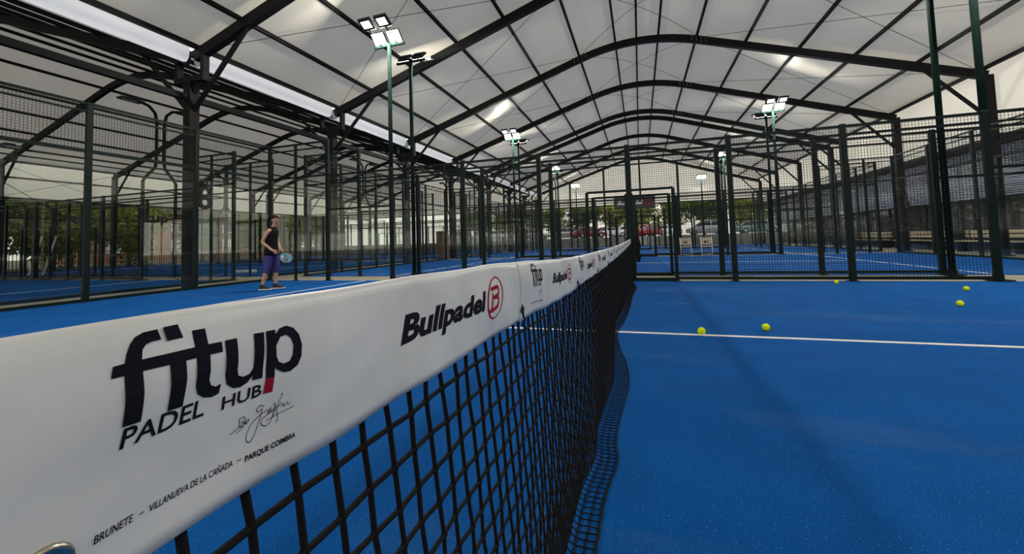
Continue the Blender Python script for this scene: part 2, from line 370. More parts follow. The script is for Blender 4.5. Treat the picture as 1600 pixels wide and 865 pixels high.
# ------------------------------------------------------------------ courts
COURTS = [(XC0, y0, y1, nm) for XC0, row in ((0.0, ''), (-22.15, ' of the left hall')) for (y0, y1, nm) in
          ((0.0, 10.0, 'near court'+row), (11.35, 21.4, 'second court'+row), (22.7, 32.8, 'third court'+row), (34.1, 44.0, 'farthest court'+row))]
for cx, y0, y1, nm in COURTS:
    mb = MB().box(-10.32, 10.32, -.02, y1-y0+.02, -.03, 0)
    t = link('floor_turf', mb.mesh('floor_turf', M['turf'])); t.location = (cx, y0, 0); t['kind'] = 'structure'
    c = (y1-y0)/2
    for nm2, (a, b, cc, d) in (('centre_line', (-6.95, 6.95, c-.025, c+.025)), ('service_line', (-6.975, -6.925, .05, y1-y0-.05)), ('service_line', (6.925, 6.975, .05, y1-y0-.05))):
        MB().box(a, b, cc, d, -.005, .0035).build(nm2, M['line'], t)

# ---- fences: posts, rails, wire mesh panels and glass panes
WIRE = {}
def wire_panel(w, h, r=.0022):
    key = (round(w, 3), round(h, 3), r)
    if key not in WIRE:
        mb = MB(); n = int(w/.05); m = int(h/.05)
        ox = (w - n*.05)/2; oz = (h - m*.05)/2
        def wirebar(p, q, ax):
            a = (r,0,0) if ax == 'z' else (0,0,r); b = (0, r, 0)
            vs = [tuple(pp[k]+sa*a[k]+sb*b[k] for k in range(3)) for pp in (p, q) for sa, sb in ((-1,-1),(1,-1),(1,1),(-1,1))]
            mb.add(vs, [(0,1,5,4),(1,2,6,5),(2,3,7,6),(3,0,4,7)])
        for i in range(n+1): wirebar((ox+i*.05, 0, 0), (ox+i*.05, 0, h), 'z')
        for k in range(m+1): wirebar((0, .004, oz+k*.05), (w, .004, oz+k*.05), 'x')
        WIRE[key] = mb.mesh('wire_mesh', M['wire'])
    return WIRE[key]
SHARED = {}
def shared(key, fn, name, mat):
    if key not in SHARED: SHARED[key] = fn().mesh(name, mat)
    return SHARED[key]
def post(par, s, h, w=.10, d=.08, z0=0.0):
    me = shared(('post', h, w, d, z0), lambda: MB().bevbox(-w/2, w/2, -d/2, d/2, z0, h, .008).box(-w*.9, w*.9, -d, d, z0, z0+.012), 'post', M['green'])
    return link('post', me, par, (s, 0, 0))
def rail(par, a, b, z, h=.05, d=.04):
    me = shared(('rail', round(b-a,3), h, d), lambda: MB().box(0, b-a, -d/2, d/2, -h/2, h/2), 'rail', M['green'])
    return link('rail', me, par, (a, 0, z))
def mesh_panel(par, a, b, z0, z1):
    o = link('mesh_panel', wire_panel(b-a-.02, z1-z0, .0023 if par.location.y < 10.5 and par.location.x > -10.5 else .0014), par, (a+.01, 0, z0)); o['kind'] = 'stuff'
    return o
CLAMP = MB().box(-.03, .03, -.03, .03, -.03, .03).mesh('clamp', M['galv'])
def pane(par, a, b, z0, z1, clamps=False):
    g = .012
    me = shared(('pane', round(b-a,3), round(z1-z0,3)), lambda: MB().box(g, b-a-g, -.006, .006, 0, z1-z0), 'glass_pane', M['glass'])
    o = link('glass_pane', me, par, (a, 0, z0))
    return o
def side_fence(cx, y, label, door=True):
    t = thing('court_fence', (cx, y, 0), label, 'fence', 'side fences of the courts')
    for s in (-1, 1):
        post(t, s*10.34, 4.02); post(t, s*9.37, 3.96, .07, .06); post(t, s*8.22, 4.0); post(t, s*6.12, 3.02); post(t, s*4.02, 3.02); post(t, s*2.03, 3.02)
        post(t, s*.92, 2.0, .07, .07)
        def iv(a, b): return (a, b) if s > 0 else (-b, -a)
        for a, b in ((8.22, 10.34), (6.12, 8.22), (4.02, 6.12), (2.03, 4.02), (0, 2.03)):
            a, b = iv(a, b); hi = 4.0 if abs(a+b) > 16.6 else 3.0
            rail(t, a, b, hi-.025); rail(t, a, b, hi-.19, .035)
        a, b = iv(8.22, 10.34); rail(t, a, b, 3.0); mesh_panel(t, a, b, 3.0, 4.0)
        a, b = iv(8.22, 9.37); pane(t, a, b, .04, 2.97); a, b = iv(9.37, 10.34); pane(t, a, b, .04, 2.97)
        a, b = iv(6.12, 8.22); pane(t, a, b, .04, 1.98); rail(t, a, b, 2.0); mesh_panel(t, a, b, 2.0, 3.0)
        for a, b in ((4.02, 6.12), (2.03, 4.02), (.92, 2.03)):
            a, b = iv(a, b); mesh_panel(t, a, b, .08, 2.99 if abs(a+b) > 3.2 else 2.99); rail(t, a, b, .06, .06)
        a, b = iv(0, .92); mesh_panel(t, a, b, 2.0, 2.99); rail(t, a, b, 2.0)
    post(t, 0, 3.02, .10, .10)
    rail(t, -.92, .92, .035, .07, .12)
    MB().bevbox(-.09, .09, -.07, .07, 0, 1.92, .01).build('net_anchor_post', M['green'], t)
    return t
def back_wall(x, y0, y1, label, frameless=False):
    t = thing('court_back_wall', (x, y0, 0), label, 'fence', 'glass back walls of the courts', rz=PI/2)
    L = y1-y0; ss = [.0, 1.67, 3.74, 5.81, 7.88, L]
    if frameless:
        for a, b in zip(ss, ss[1:]):
            rail(t, a, b, 3.0, .03, .03); rail(t, a, b, .03, .06, .06); pane(t, a, b, .06, 2.98)
        return t
    for s in ss[1:-1]: post(t, s, 4.02)
    for a, b in zip(ss, ss[1:]):
        rail(t, a, b, 3.99); rail(t, a, b, 3.82, .035); rail(t, a, b, 3.02, .07); rail(t, a, b, .03, .06, .06)
        pane(t, a, b, .06, 2.98); mesh_panel(t, a, b, 3.05, 3.99)
    return t
for i, (cx, y0, y1, nm) in enumerate(COURTS):
    if y0 > 0 or cx < -5: side_fence(cx, y0, f'dark green mesh fence on the near side of the {nm}')
    side_fence(cx, y1, f'dark green mesh fence on the far side of the {nm}')
    back_wall(cx+10.34 if cx < -5 else cx-10.34, y0, y1, f'tall glass back wall of the {nm}, next to the valley columns', cx < -5)
    back_wall(cx-10.34 if cx < -5 else cx+10.34, y0, y1, f'tall glass back wall of the {nm}, on its outer end')

# ---- floodlight poles
HOUS = MB().bevbox(-.19, .19, -.035, .035, -.17, .17, .012)
for k in range(7): HOUS.box(-.15+k*.05-.006, -.15+k*.05+.006, .035, .07, -.11, .11)
HOUSM = HOUS.mesh('lamp_housing', M['black'])
LENSM = MB().box(-.175, .175, -.041, -.034, -.155, .155).mesh('lamp_lens', M['lens'])
LENSD = MB().box(-.13, .13, -.041, -.034, -.10, .10).mesh('lamp_lens', M['lens_dim'])
POLEM = MB().tube([(0,0,0),(0,0,6.55)], .055, 12).mesh('pole', M['pole'], True)
BASEM = MB().box(-.14,.14,-.14,.14,0,.02).tube([(0,0,.02),(0,0,.12)], .075, 10).mesh('base_plate', M['green'])
ARMM = MB().box(-.48, .48, -.03, .03, 6.44, 6.50).mesh('crossarm', M['pole'])
FARM = MB().bar((0, .01, 6.50), (0, -.62, 6.76), .035, .035).mesh('forward_arm', M['green'])
AL = bpy.data.lights.new('floodlight', 'AREA'); AL.shape = 'RECTANGLE'; AL.size = .28; AL.size_y = .22; AL.energy = LAMP_POWER; AL.color = (1.0, .96, .86)
def make_flood(lit):
    t = thing('floodlight_pole', (0,0,0), 'x', 'floodlight')
    link('base_plate', BASEM, t); link('pole', POLEM, t); link('crossarm', ARMM, t); [link('forward_arm', FARM, t, (sx*.25, 0, 0)) for sx in (-1, 1)]
    for sx in (-1, 1):
        h = link('lamp_housing', HOUSM, t, (sx*.24, -.09, 6.66)); h.rotation_euler = (math.radians(46), 0, 0)
        link('lamp_lens', LENSM, h)
        l = link('floodlight', AL, h, (0, -.045, 0)); l.rotation_euler = (math.radians(-90), 0, 0)
        u = link('lamp_housing', HOUSM, t, (sx*.24, -.64, 6.80)); u.rotation_euler = (math.radians(62), 0, 0)
        link('lamp_lens', LENSD, u)
    return t
proto = make_flood(True); first = True
for r, (yn, yf) in enumerate(((0.0, 10.0), (11.35, 21.4), (22.7, 32.8), (34.1, 44.0))):
    cn = ['near court', 'second court', 'third court', 'farthest court'][r]
    for sx in (-1, 1):
        for y, face in ((yn, PI), (yf, 0.0)):
            o = proto if first else copy_tree(proto); first = False
            o.location = (sx*6.2, y + (-.13 if face else .13) * (1 if True else 0), 0); o.rotation_euler = (0, 0, face)
            side = 'left' if sx < 0 else 'right'
            o['label'] = f'tall green pole with lit floodlights, {side} end of the {cn}, on its {"near" if face else "far"} fence'
            o['category'] = 'floodlight'; o['group'] = 'lit floodlight poles of the main hall'
# unlit gooseneck light poles of the left hall
def make_goose():
    t = thing('gooseneck_lamp', (0,0,0), 'x', 'lamp post')
    MB().tube([(0,0,0),(0,0,3.45),(0,-.10,3.62),(0,-.36,3.95),(0,-.40,4.15),(0,-.40,5.65),(0,-.34,5.95),(0,-.15,6.15),(0,.1,6.22)], .05, 10).build('pole', M['steel'], t, True)
    MB().box(-.14,.14,-.14,.14,0,.02).build('base_plate', M['steel'], t)
    h = MB().bevbox(-.16, .16, .05, .72, 6.16, 6.23, .015).box(-.12,.12,.15,.5,6.23,6.30).build('lamp_head', M['black'], t)
    MB().box(-.13, .13, .25, .68, 6.150, 6.16).build('lamp_lens', M['galv'], h)
    return t
gp = make_goose(); first = True
for r, (ya, yb) in enumerate(((10.0, 11.35), (21.4, 22.7), (32.8, 34.1))):
    for x in (-16.3, -28.2):
        for y, rz in ((ya, PI), (yb, 0.0)):
            o = gp if first else copy_tree(gp); first = False
            o.location = (x, y + (.15 if rz else -.15), 0); o.rotation_euler = (0, 0, rz)
            o['label'] = f'unlit gooseneck lamp, {["nearest", "second", "farthest"][r]} {"inner" if x > -20 else "outer"} pair of the left hall, head facing {"toward" if rz else "away from"} camera'
            o['category'] = 'lamp post'; o['group'] = 'gooseneck lamp posts of the left hall'
# ------------------------------------------------------------------ the net across the near court
NY = [-.05, .75, .83, 1.0, 1.34, 1.82, 2.39, 3.4, 5.2, 7.3, 10.05]
NZ = [.944, .9320, .9312, .929, .9242, .9065, .8975, .890, .889, .902, .925]
def ztop(y): return smoothstep_interp(NY, NZ, y)
HY = [-.1, .6, 1.4, 2.0, 2.28, 2.55, 2.72, 3.09, 3.5, 3.95, 4.35, 4.95, 5.6, 6.5, 7.6, 8.67, 9.2, 10]
HX = [.03, .05, .02, .035, .042, .072, .055, .070, .095, .065, .0, -.05, .0, .035, .05, .10, .07, .01]
def hem(y): return smoothstep_interp(HY, HX, y)
TAPE_H = .099
net = thing('padel_net', (0, 0, 0), 'black padel net with white printed top band crossing the near court', 'net')
BAN = .63; BSTART = .753 - BAN
CREASE = [(.845, .0008, .003, .015), (.853, -.0007, .004, .02), (1.035, .0014, .006, .03), (1.05, -.0010, .006, .02), (1.30, .0013, .012, .05), (1.36, .0016, .010, .06), (1.95, .002, .015, .06), (2.6, .002, .02, .06)]
def hwave(y, d):          # how far the band bellies out of its plane, d metres below its top edge
    k = min(1, d/.03)
    return .0005*k*math.sin(54*y + 180*d + .5)*max(0, min(1, (1.12-y)/.2)) + k*(.0016*math.sin(y*9.0 + d*38) + .0011*math.sin(y*23 - d*55 + 1.3) + .0007*math.sin(y*47 + d*20)) + .002*math.sin(min(1, d/TAPE_H)*PI) + sum(a*math.exp(-((y-yc-.25*d)/w)**2)*math.exp(-d/dl) for yc, a, w, dl in CREASE)
R0 = .0050
BX = -.0028
def face_x(y, d): return BX + R0 + .0030*min(1, d/.03) + hwave(y, d)
def band(k):
    y0 = BSTART + BAN*k + .0015; y1 = y0 + BAN - .003
    n = 64 if k < 4 else 28
    drop = [0, .0, .002, -.001, .003, 0, .002, .001, 0, .003, 0, .002, 0, .001, 0, .002, 0][k]
    ds = [0.0045, .010, .016, .024, .033, .043, .053, .063, .073, .083, .092, TAPE_H+drop]
    mb = MB(); rows = []
    for i in range(n+1):
        y = y0 + (y1-y0)*i/n; zt = ztop(y) + .0006*math.sin(y*31) ; col = []
        edge = .0008*math.sin(y*40+k)
        for d in reversed(ds): col.append((face_x(y, d), y, zt - d - (edge if d == ds[-1] else 0)))
        for a in (30, 60, 90, 120, 150): col.append((BX + R0*math.cos(math.radians(a)), y, zt - .0045 + .0045*math.sin(math.radians(a))))
        for d in ds: col.append((BX - R0 - .003*min(1, d/.03) - .5*hwave(y+.7, d), y, zt - d))
        rows.append(col)
    m = len(rows[0])
    mb.add([p for r in rows for p in r], [(i*m+j, i*m+m+j, i*m+m+j+1, i*m+j+1) for i in range(n) for j in range(m-1)])
    o = mb.build('band', M['tape'], net, True)
    so = o.modifiers.new('thickness', 'SOLIDIFY'); so.thickness = .0008; so.offset = -1
    return o, y0
# 2D shapes -> flat meshes in (s, d) millimetres -> laid on the band
def curve_mesh(polys):
    cu = bpy.data.curves.new('shape', 'CURVE'); cu.dimensions = '2D'; cu.fill_mode = 'BOTH'
    for pl in polys:
        sp = cu.splines.new('POLY'); sp.points.add(len(pl)-1)
        for q, (x, y) in zip(sp.points, pl): q.co = (x, y, 0, 1)
        sp.use_cyclic_u = True
    return grab(cu)
def grab(cu):
    o = bpy.data.objects.new('tmp', cu); C.objects.link(o)
    dg = bpy.context.evaluated_depsgraph_get(); me = bpy.data.meshes.new_from_object(o.evaluated_get(dg))
    v = [tuple(x.co) for x in me.vertices]; f = [tuple(p.vertices) for p in me.polygons]
    bpy.data.objects.remove(o); bpy.data.meshes.remove(me); bpy.data.curves.remove(cu)
    return v, f
def text_mesh(txt, bold=0.0, res=3):
    cu = bpy.data.curves.new('txt', 'FONT'); cu.body = txt; cu.size = 1; cu.offset = bold; cu.resolution_u = res; cu.fill_mode = 'BOTH'
    return grab(cu)
def sliced(vf, step):
    v, f = vf; bm = bmesh.new(); bv = [bm.verts.new((p[0], p[1], 0)) for p in v]
    for q in f:
        try: bm.faces.new([bv[i] for i in q])
        except ValueError: pass
    for ax in (0, 1):
        lo = min(p[ax] for p in v); hi = max(p[ax] for p in v); c = lo + step
        while c < hi:
            co = (c, 0, 0) if ax == 0 else (0, c, 0); no = (1, 0, 0) if ax == 0 else (0, 1, 0)
            bmesh.ops.bisect_plane(bm, geom=bm.verts[:] + bm.edges[:] + bm.faces[:], plane_co=co, plane_no=no); c += step
    bm.verts.index_update(); out = ([tuple(x.co[:2]) for x in bm.verts], [tuple(x.index for x in q.verts) for q in bm.faces]); bm.free()
    return out
def fit_text(txt, s0, s1, d_base, cap, shear=0.0, bold=0.0, ref='H'):
    v, f = text_mesh(txt, bold); hv, _ = text_mesh(ref, bold)
    ch = max(p[1] for p in hv) - min(p[1] for p in hv); bz = min(p[1] for p in hv)
    sy = cap/ch
    pts = [(p[0], (p[1]-bz)*sy) for p in v]
    w0 = min(p[0] for p in pts); w1 = max(p[0] for p in pts)
    kx = (s1 - s0 - shear*0)/(w1-w0)
    return [(s0 + (x-w0)*kx + shear*y, d_base - y) for x, y in pts], f
def stroke(pl, w):
    pts = [Vector((a, b)) for a, b in pl]; L_, R_ = [], []
    for i, p in enumerate(pts):
        t = (pts[min(i+1, len(pts)-1)] - pts[max(i-1, 0)])
        if t.length < 1e-6: t = Vector((1, 0))
        t.normalize(); n = Vector((-t.y, t.x))*w/2; L_.append(p+n); R_.append(p-n)
    n = len(pts); return [tuple(q) for q in L_+R_], [(i, i+1, n+i+1, n+i) for i in range(n-1)]
def smooth_line(pl, k=4):
    out = []
    for i in range(len(pl)-1):
        p0, p1, p2, p3 = pl[max(i-1,0)], pl[i], pl[i+1], pl[min(i+2, len(pl)-1)]
        for j in range(k):
            t = j/k; out.append(tuple(.5*((2*p1[c]) + (-p0[c]+p2[c])*t + (2*p0[c]-5*p1[c]+4*p2[c]-p3[c])*t*t + (-p0[c]+3*p1[c]-3*p2[c]+p3[c])*t**3) for c in (0,1)))
    return out + [pl[-1]]
FIT = dict(fit=[[78.5,21.3],[79.4,17.0],[83.2,16.9],[84.0,13.6],[85.6,9.9],[87.6,7.5],[90.6,6.3],[95.6,6.0],[96.7,10.6],[93.5,10.6],[91.0,11.4],[89.6,13.2],[89.1,16.9],[110.0,17.2],[109.7,9.6],[115.5,9.7],[115.9,17.2],[122.3,17.4],[122.2,22.2],[116.0,22.0],[115.5,33.8],[116.7,36.6],[119.1,38.0],[121.8,37.5],[121.0,42.0],[117.6,42.5],[113.6,41.2],[110.6,38.5],[109.3,34.2],[110.0,22.0],[105.4,22.0],[104.5,41.8],[98.2,41.5],[98.8,21.8],[88.9,21.5],[88.3,41.5],[81.9,41.0],[82.7,21.5]],
    dot=[[97.9,5.7],[104.4,5.7],[105.8,11.9],[99.0,11.7]],
    u=[[124.0,17.3],[130.2,17.4],[129.8,33.1],[130.7,36.4],[133.5,37.8],[136.8,37.3],[138.9,34.9],[139.7,17.2],[145.8,17.5],[144.3,41.6],[138.5,41.2],[138.6,38.7],[135.9,41.4],[132.1,42.6],[128.1,41.8],[124.6,38.7],[123.4,33.8]],
    p=[[147.1,17.3],[153.0,17.5],[152.9,19.9],[156.1,17.2],[160.8,16.6],[165.6,18.7],[169.3,23.2],[170.6,29.1],[169.7,36.0],[166.8,40.6],[161.9,42.8],[157.3,42.2],[152.8,39.3],[152.0,37.6],[151.5,43.4],[146.3,42.7]],
    ph=[[156.1,22.0],[160.2,21.7],[163.2,24.0],[164.7,28.3],[163.7,34.0],[161.3,37.0],[157.3,37.4],[154.4,35.6],[153.0,32.2],[152.8,26.5]])
RED = [[146.3,42.7],[151.5,43.4],[150.5,50.9],[144.8,50.3]]
SIG = [[[128.5,65.3],[134.1,62.9],[138.4,61.1]],[[132.1,66.3],[136.0,63.6]],[[132.7,58.9],[133.2,63.3]],[[132.7,58.9],[135.0,58.9],[136.0,60.6],[134.1,61.1],[136.4,62.5],[135.5,63.9],[133.2,63.3]],[[136.4,61.2],[136.9,63.2],[138.4,61.1]],
    [[146.4,57.5],[143.8,56.1],[142.0,57.7],[143.3,59.5],[145.3,58.5],[144.8,63.7],[142.8,70.0],[140.4,73.8],[138.2,72.8],[137.9,68.8],[140.8,63.9],[145.3,61.2],[147.9,60.9],[149.0,60.3],[149.9,63.0],[150.6,59.6],[151.2,62.5],[152.8,61.8],[152.2,66.7],[149.0,69.1],[145.9,66.8],[146.4,64.3],[150.1,63.0],[154.4,60.0],[157.3,55.4],[156.7,53.7]],
    [[152.8,57.6],[153.9,61.7],[152.8,66.0]],[[153.3,62.0],[157.8,59.4],[155.0,62.1],[156.1,67.3],[155.0,69.7]],[[157.3,62.0],[159.0,60.3],[159.6,62.4],[161.9,60.4],[162.3,62.4],[164.3,61.7]],[[149.0,66.3],[157.8,65.1],[166.7,64.6]]]
def ell(cx, cy, rx, ry, n=40, sh=0.0): return [(cx + rx*math.cos(2*PI*i/n) - sh*ry*math.sin(2*PI*i/n), cy + ry*math.sin(2*PI*i/n)) for i in range(n)]
SH = {}
SH['club_logo'] = ([curve_mesh([FIT['fit'], FIT['dot'], FIT['u'], FIT['p'], FIT['ph']])], 'ink')
SH['logo_foot'] = ([curve_mesh([RED])], 'red')
SH['club_subtitle'] = ([fit_text('PADEL', 81.8, 114.3, 49.9, 8.0, .1, .014), fit_text('HUB', 122.6, 143.6, 50.7, 6.2, .1, .014)], 'ink')
SH['signature'] = ([stroke(smooth_line(s), .38) for s in SIG], 'ink')
SH['place_names'] = ([fit_text('BRUNETE', 75.3, 88.0, 81.3, 3.2, .05, .012), stroke([(90.2,80.0),(92.2,80.0)], .45), fit_text('VILLANUEVA DE LA CAÑADA', 93.9, 130.8, 81.6, 3.0, .05, .012),
     stroke([(133.0,80.4),(135.4,80.4)], .45), fit_text('PARQUE COIMBRA', 137.1, 167.8, 82.9, 3.0, .05, .03)], 'ink')
bt = fit_text('Bullpadel', 278.0, 462.0, 57.0, 24.5, .42, .042, 'B')
SH['sponsor_lettering'] = ([bt], 'ink')
cxm, cym = 508.5, 45.8
SH['sponsor_emblem'] = ([curve_mesh([ell(cxm, cym, 34, 28, 40, .35), ell(cxm+.5, cym, 29.5, 26, 40, .35)]),
    stroke(smooth_line([(492,33.5),(515,32.5),(524,33.2),(526,37),(521,43),(505,45),(496,45.5)]), 5.2), stroke(smooth_line([(505,45),(519,46.5),(521,51),(514,58),(500,60.5),(479,61.5)]), 5.2), stroke([(499,39),(489,61)], 5.0)], 'red')
for _k in ('club_logo', 'logo_foot', 'club_subtitle', 'sponsor_lettering', 'sponsor_emblem'):
    SH[_k] = ([sliced(q, 4.0 if 'sponsor' not in _k else 7.0) for q in SH[_k][0]], SH[_k][1])
def print_on(parent, key, yo, coarse=False):
    parts, mat = SH[key]; mb = MB()
    for v, f in parts:
        out = []
        for p in v:
            y = yo + p[0]/1000; d = p[1]/1000
            out.append((face_x(y, d) + .0004, y, ztop(y) + .0006*math.sin(y*31) - d))
        mb.add(out, [tuple(reversed(q)) for q in f])
    return mb.build(key, M[mat], parent)
for k in range(16):
    o, y0 = band(k)
    yo = .75 + BAN*(k-1)
    if k >= 1:
        for key in ('club_logo', 'logo_foot', 'club_subtitle', 'signature', 'place_names', 'sponsor_lettering', 'sponsor_emblem'):
            if key in ('signature', 'place_names') and k > 8: continue
            print_on(o, key, yo)
    # eyelets and the lacing at the joint
    ey = yo + .0615 if k == 1 else yo + .012
    ed = .0800
    def eyelet(y, d, nm='eyelet'):
        mb = MB(); n, m = 20, 8; c = Vector((face_x(y, d)+.0006, y, ztop(y)-d)); R, r = .0062, .0021
        vs = []
        for i in range(n):
            a = 2*PI*i/n
            for j in range(m):
                b = 2*PI*j/m; rr = R + r*math.cos(b); vs.append(c + Vector((.6*r*math.sin(b), rr*math.cos(a), rr*math.sin(a))))
        mb.add(vs, [(i*m+j, ((i+1)%n)*m+j, ((i+1)%n)*m+(j+1)%m, i*m+(j+1)%m) for i in range(n) for j in range(m)])
        e = mb.build('eyelet', M['brass'], o, True)
        MB().add([c+Vector((.0003, .0052*math.cos(2*PI*i/16), .0052*math.sin(2*PI*i/16))) for i in range(16)] + [c+Vector((-.0004, .0052*math.cos(2*PI*i/16), .0052*math.sin(2*PI*i/16))) for i in range(16)],
                 [tuple(range(16))] + [(i, 16+i, 16+(i+1)%16, (i+1)%16) for i in range(16)]).build('eyelet_hole', M['black'], o)
    if k < 6: eyelet(ey, ed)
    if k >= 2 and k < 12:
        zz = ztop(yo); pts = [(.010, yo+.010, zz-.078), (.013, yo-.004, zz-.082), (.011, yo+.004, zz-.091), (.012, yo+.010, zz-.098), (.010, yo-.002, zz-.106)]
        MB().tube([tuple(Vector(q)) for q in pts], .0018, 6).build('lacing_cord', M['cord'], o, True)
MB().tube([(BX, -.05 + 10.1*i/60, ztop(-.05 + 10.1*i/60) - .0045) for i in range(61)], .0032, 8).build('top_cable', M['galv'], net, True)

# the knotted mesh: rows of cord hanging from the band and spilling out along the floor
CW, CHT = .0316, .0362; rows = 25
def net_point(y, t, row):
    """t: length of cord below the band's lower edge"""
    zb = ztop(y) - TAPE_H + .006; z = zb - t
    hx = hem(y); spill = rows*CHT - .006 - (zb - .006); xc = hx - spill*.9
    if z >= .006:
        u = max(0, 1 - z/.45)
        return (xc*u**1.7 + .004*math.sin(y*5.2 + 1)*math.sin(min(1, t/.8)*PI) if t > 0 else 0, z)
    return (xc + (.006 - z)*.9, .006)
ncol = int(9.75/CW)
def node(i, j):
    y = .10 + i*CW + .0060*j*(1 if j < 14 else 14/j) + (.0014*math.sin(i*1.7+j*2.3)); t = j*CHT - .006
    x, z = net_point(y, t, j); x += BX; x += .0012*math.sin(i*2.1+j*1.3)
    return Vector((x, y, z + .0010*math.sin(i*.9+j*3.1)*(z > .02)))
G = [[node(i, j) for j in range(rows+1)] for i in range(ncol+1)]
nm = MB(); r = .0024
def cordbar(p, q, n, rr):
    d = (q-p); 
    if d.length < 1e-5: return
    d.normalize(); a = d.cross(Vector((0,0,1)) if abs(d.z) < .9 else Vector((0,1,0))).normalized()*rr; b = d.cross(a)
    cs = [(math.cos(2*PI*k/n), math.sin(2*PI*k/n)) for k in range(n)]
    m = len(nm.v)
    for P in (p, q):
        for c, s in cs: w = P + a*c + b*s; nm.v.append((w.x, w.y, w.z))
    for k in range(n): l = (k+1) % n; nm.f.append((m+k, m+l, m+n+l, m+n+k))
for i in range(ncol+1):
    near = G[i][0].y < 2.0; n = 7 if near else 4
    for j in range(rows+1):
        if j < rows: cordbar(G[i][j], G[i][j+1], n, r)
        if i < ncol and j > 0: cordbar(G[i][j], G[i+1][j], n, r)
        if j > 0 and G[i][0].y < 3.2:
            c = G[i][j]; k = .0042
            nm.add([c+Vector(d) for d in ((k,0,0),(-k,0,0),(0,k*1.1,0),(0,-k*1.1,0),(0,0,k*1.3),(0,0,-k*1.3))], [(0,2,4),(2,1,4),(1,3,4),(3,0,4),(2,0,5),(1,2,5),(3,1,5),(0,3,5)])
for i in range(ncol): cordbar(G[i][rows], G[i+1][rows], 5, .0045)
tag(nm.build('net_mesh', M['cord'], net, True), kind='stuff')
# net posts
for y in (-.02, 10.0-.09):
    MB().bevbox(-.03, .03, y-.03, y+.03, 0, .95, .004).build('net_post', M['green'], net)

# plain nets of the other courts
def far_net(cx, y0, y1, label):
    t = thing('padel_net', (cx, y0, 0), label, 'net', 'nets of the other courts')
    L = y1-y0
    mb = MB()
    n = 24
    def z(y): return .88 + .04*((y-L/2)/(L/2))**2
    for i in range(n):
        a, b = .1+(L-.2)*i/n, .1+(L-.2)*(i+1)/n
        mb.add([(-.006,a,z(a)-.1),(.006,a,z(a)-.1),(.006,a,z(a)),(-.006,a,z(a)),(-.006,b,z(b)-.1),(.006,b,z(b)-.1),(.006,b,z(b)),(-.006,b,z(b))],
               [(3,2,1,0),(4,5,6,7),(0,1,5,4),(1,2,6,5),(2,3,7,6),(3,0,4,7)])
    mb.build('band', M['tape'], t)
    me = shared(('farnet', round(L, 2)), lambda: far_mesh(L), 'net_mesh', M['cord'])
    tag(link('net_mesh', me, t), kind='stuff')
    for y in (.04, L-.04): MB().bevbox(-.04, .04, y-.04, y+.04, 0, .95, .005).build('net_post', M['green'], t)
def far_mesh(L):
    mb = MB(); k = int((L-.2)/.045)
    for i in range(k+1):
        y = .1 + i*.045; mb.bar((0, y, .01), (0, y, .82), .004, .004)
    for j in range(19):
        mb.bar((0, .1, .01+j*.045), (0, L-.1, .01+j*.045), .004, .004)
    return mb
for cx, y0, y1, nmx in COURTS[1:4]:
    far_net(cx, y0, y1, f'black net with white top band on the {nmx}')

# ------------------------------------------------------------------ balls
R_B = .036
def ball(x, y, label, rot):
    t = thing('padel_ball', (x, y, R_B-.001), label, 'ball', 'yellow balls on the near court')
    b = MB().ball((0,0,0), R_B, 20, 14).build('felt', M['yellow'], t, True)
    pts = []
    for i in range(49):
        a = 2*PI*i/48; v = Vector((math.cos(a)+.28*math.cos(3*a), math.sin(a)-.28*math.sin(3*a), .95*math.sin(2*a))).normalized()*(R_B-.0003); pts.append(v)
    MB().tube(pts, .0012, 5, False).build('seam', M['seam'], b, True)
    t.rotation_euler = rot
ball(.73, 5.02, 'yellow ball touching the white centre line, nearest the net', (.3,.8,.2))
ball(1.345, 5.29, 'yellow ball just beyond the white line, second from the net', (1.2,.2,.9))
ball(3.56, 9.50, 'yellow ball lying close to the foot of the far fence', (.1,.5,1.7))
ball(4.86, 8.62, 'farther yellow ball of the two at the right edge', (.9,1.1,.3))
ball(3.88, 7.08, 'nearer yellow ball of the two at the right edge', (2.1,.3,.4))
# ------------------------------------------------------------------ the player
M.update(
    skin=pbr('skin', (.50, .27, .18), .55, var=.06, scale=30), hair=pbr('dark_brown_hair', (.014, .008, .006), .85, var=.4, scale=60, spec=.1),
    top=pbr('black_cotton', (.006, .006, .007), .9, var=.2, scale=40, spec=.2), leggings=pbr('indigo_leggings', (.045, .032, .20), .75, var=.15, scale=12),
    shoe=pbr('white_shoe_mesh', (.75, .75, .73), .7, var=.06), shoe_dark=pbr('black_shoe_upper', (.015, .015, .016), .7, var=.2),
    teal=pbr('teal_racket_face', (.015, .17, .26), .4, var=.15, scale=30), white=pbr('white_paint', (.72, .72, .70), .5, var=.06),
    eye=pbr('dark_eye', (.02, .013, .01), .3), lips=pbr('lips', (.38, .12, .10), .5),
)
def skin_mesh(verts, edges, radii, sub=2, root=0):
    me = bpy.data.meshes.new('tmp'); me.from_pydata(verts, edges, []); o = bpy.data.objects.new('tmp', me); C.objects.link(o)
    sk = o.modifiers.new('s', 'SKIN'); sk.use_smooth_shade = True
    sv = me.skin_vertices[0].data
    for i, rr in enumerate(radii):
        sv[i].radius = rr if isinstance(rr, tuple) else (rr, rr)
        sv[i].use_root = (i == root)
    sb = o.modifiers.new('b', 'SUBSURF'); sb.levels = sub; sb.render_levels = sub
    dg = bpy.context.evaluated_depsgraph_get(); out = bpy.data.meshes.new_from_object(o.evaluated_get(dg))
    bpy.data.objects.remove(o); bpy.data.meshes.remove(me)
    return out
def oval(c, rx, ry, n=18, tilt=0.0):
    return [(c[0]+rx*math.cos(2*PI*i/n), c[1]+ry*math.sin(2*PI*i/n), c[2]+tilt*rx*math.cos(2*PI*i/n)) for i in range(n)]
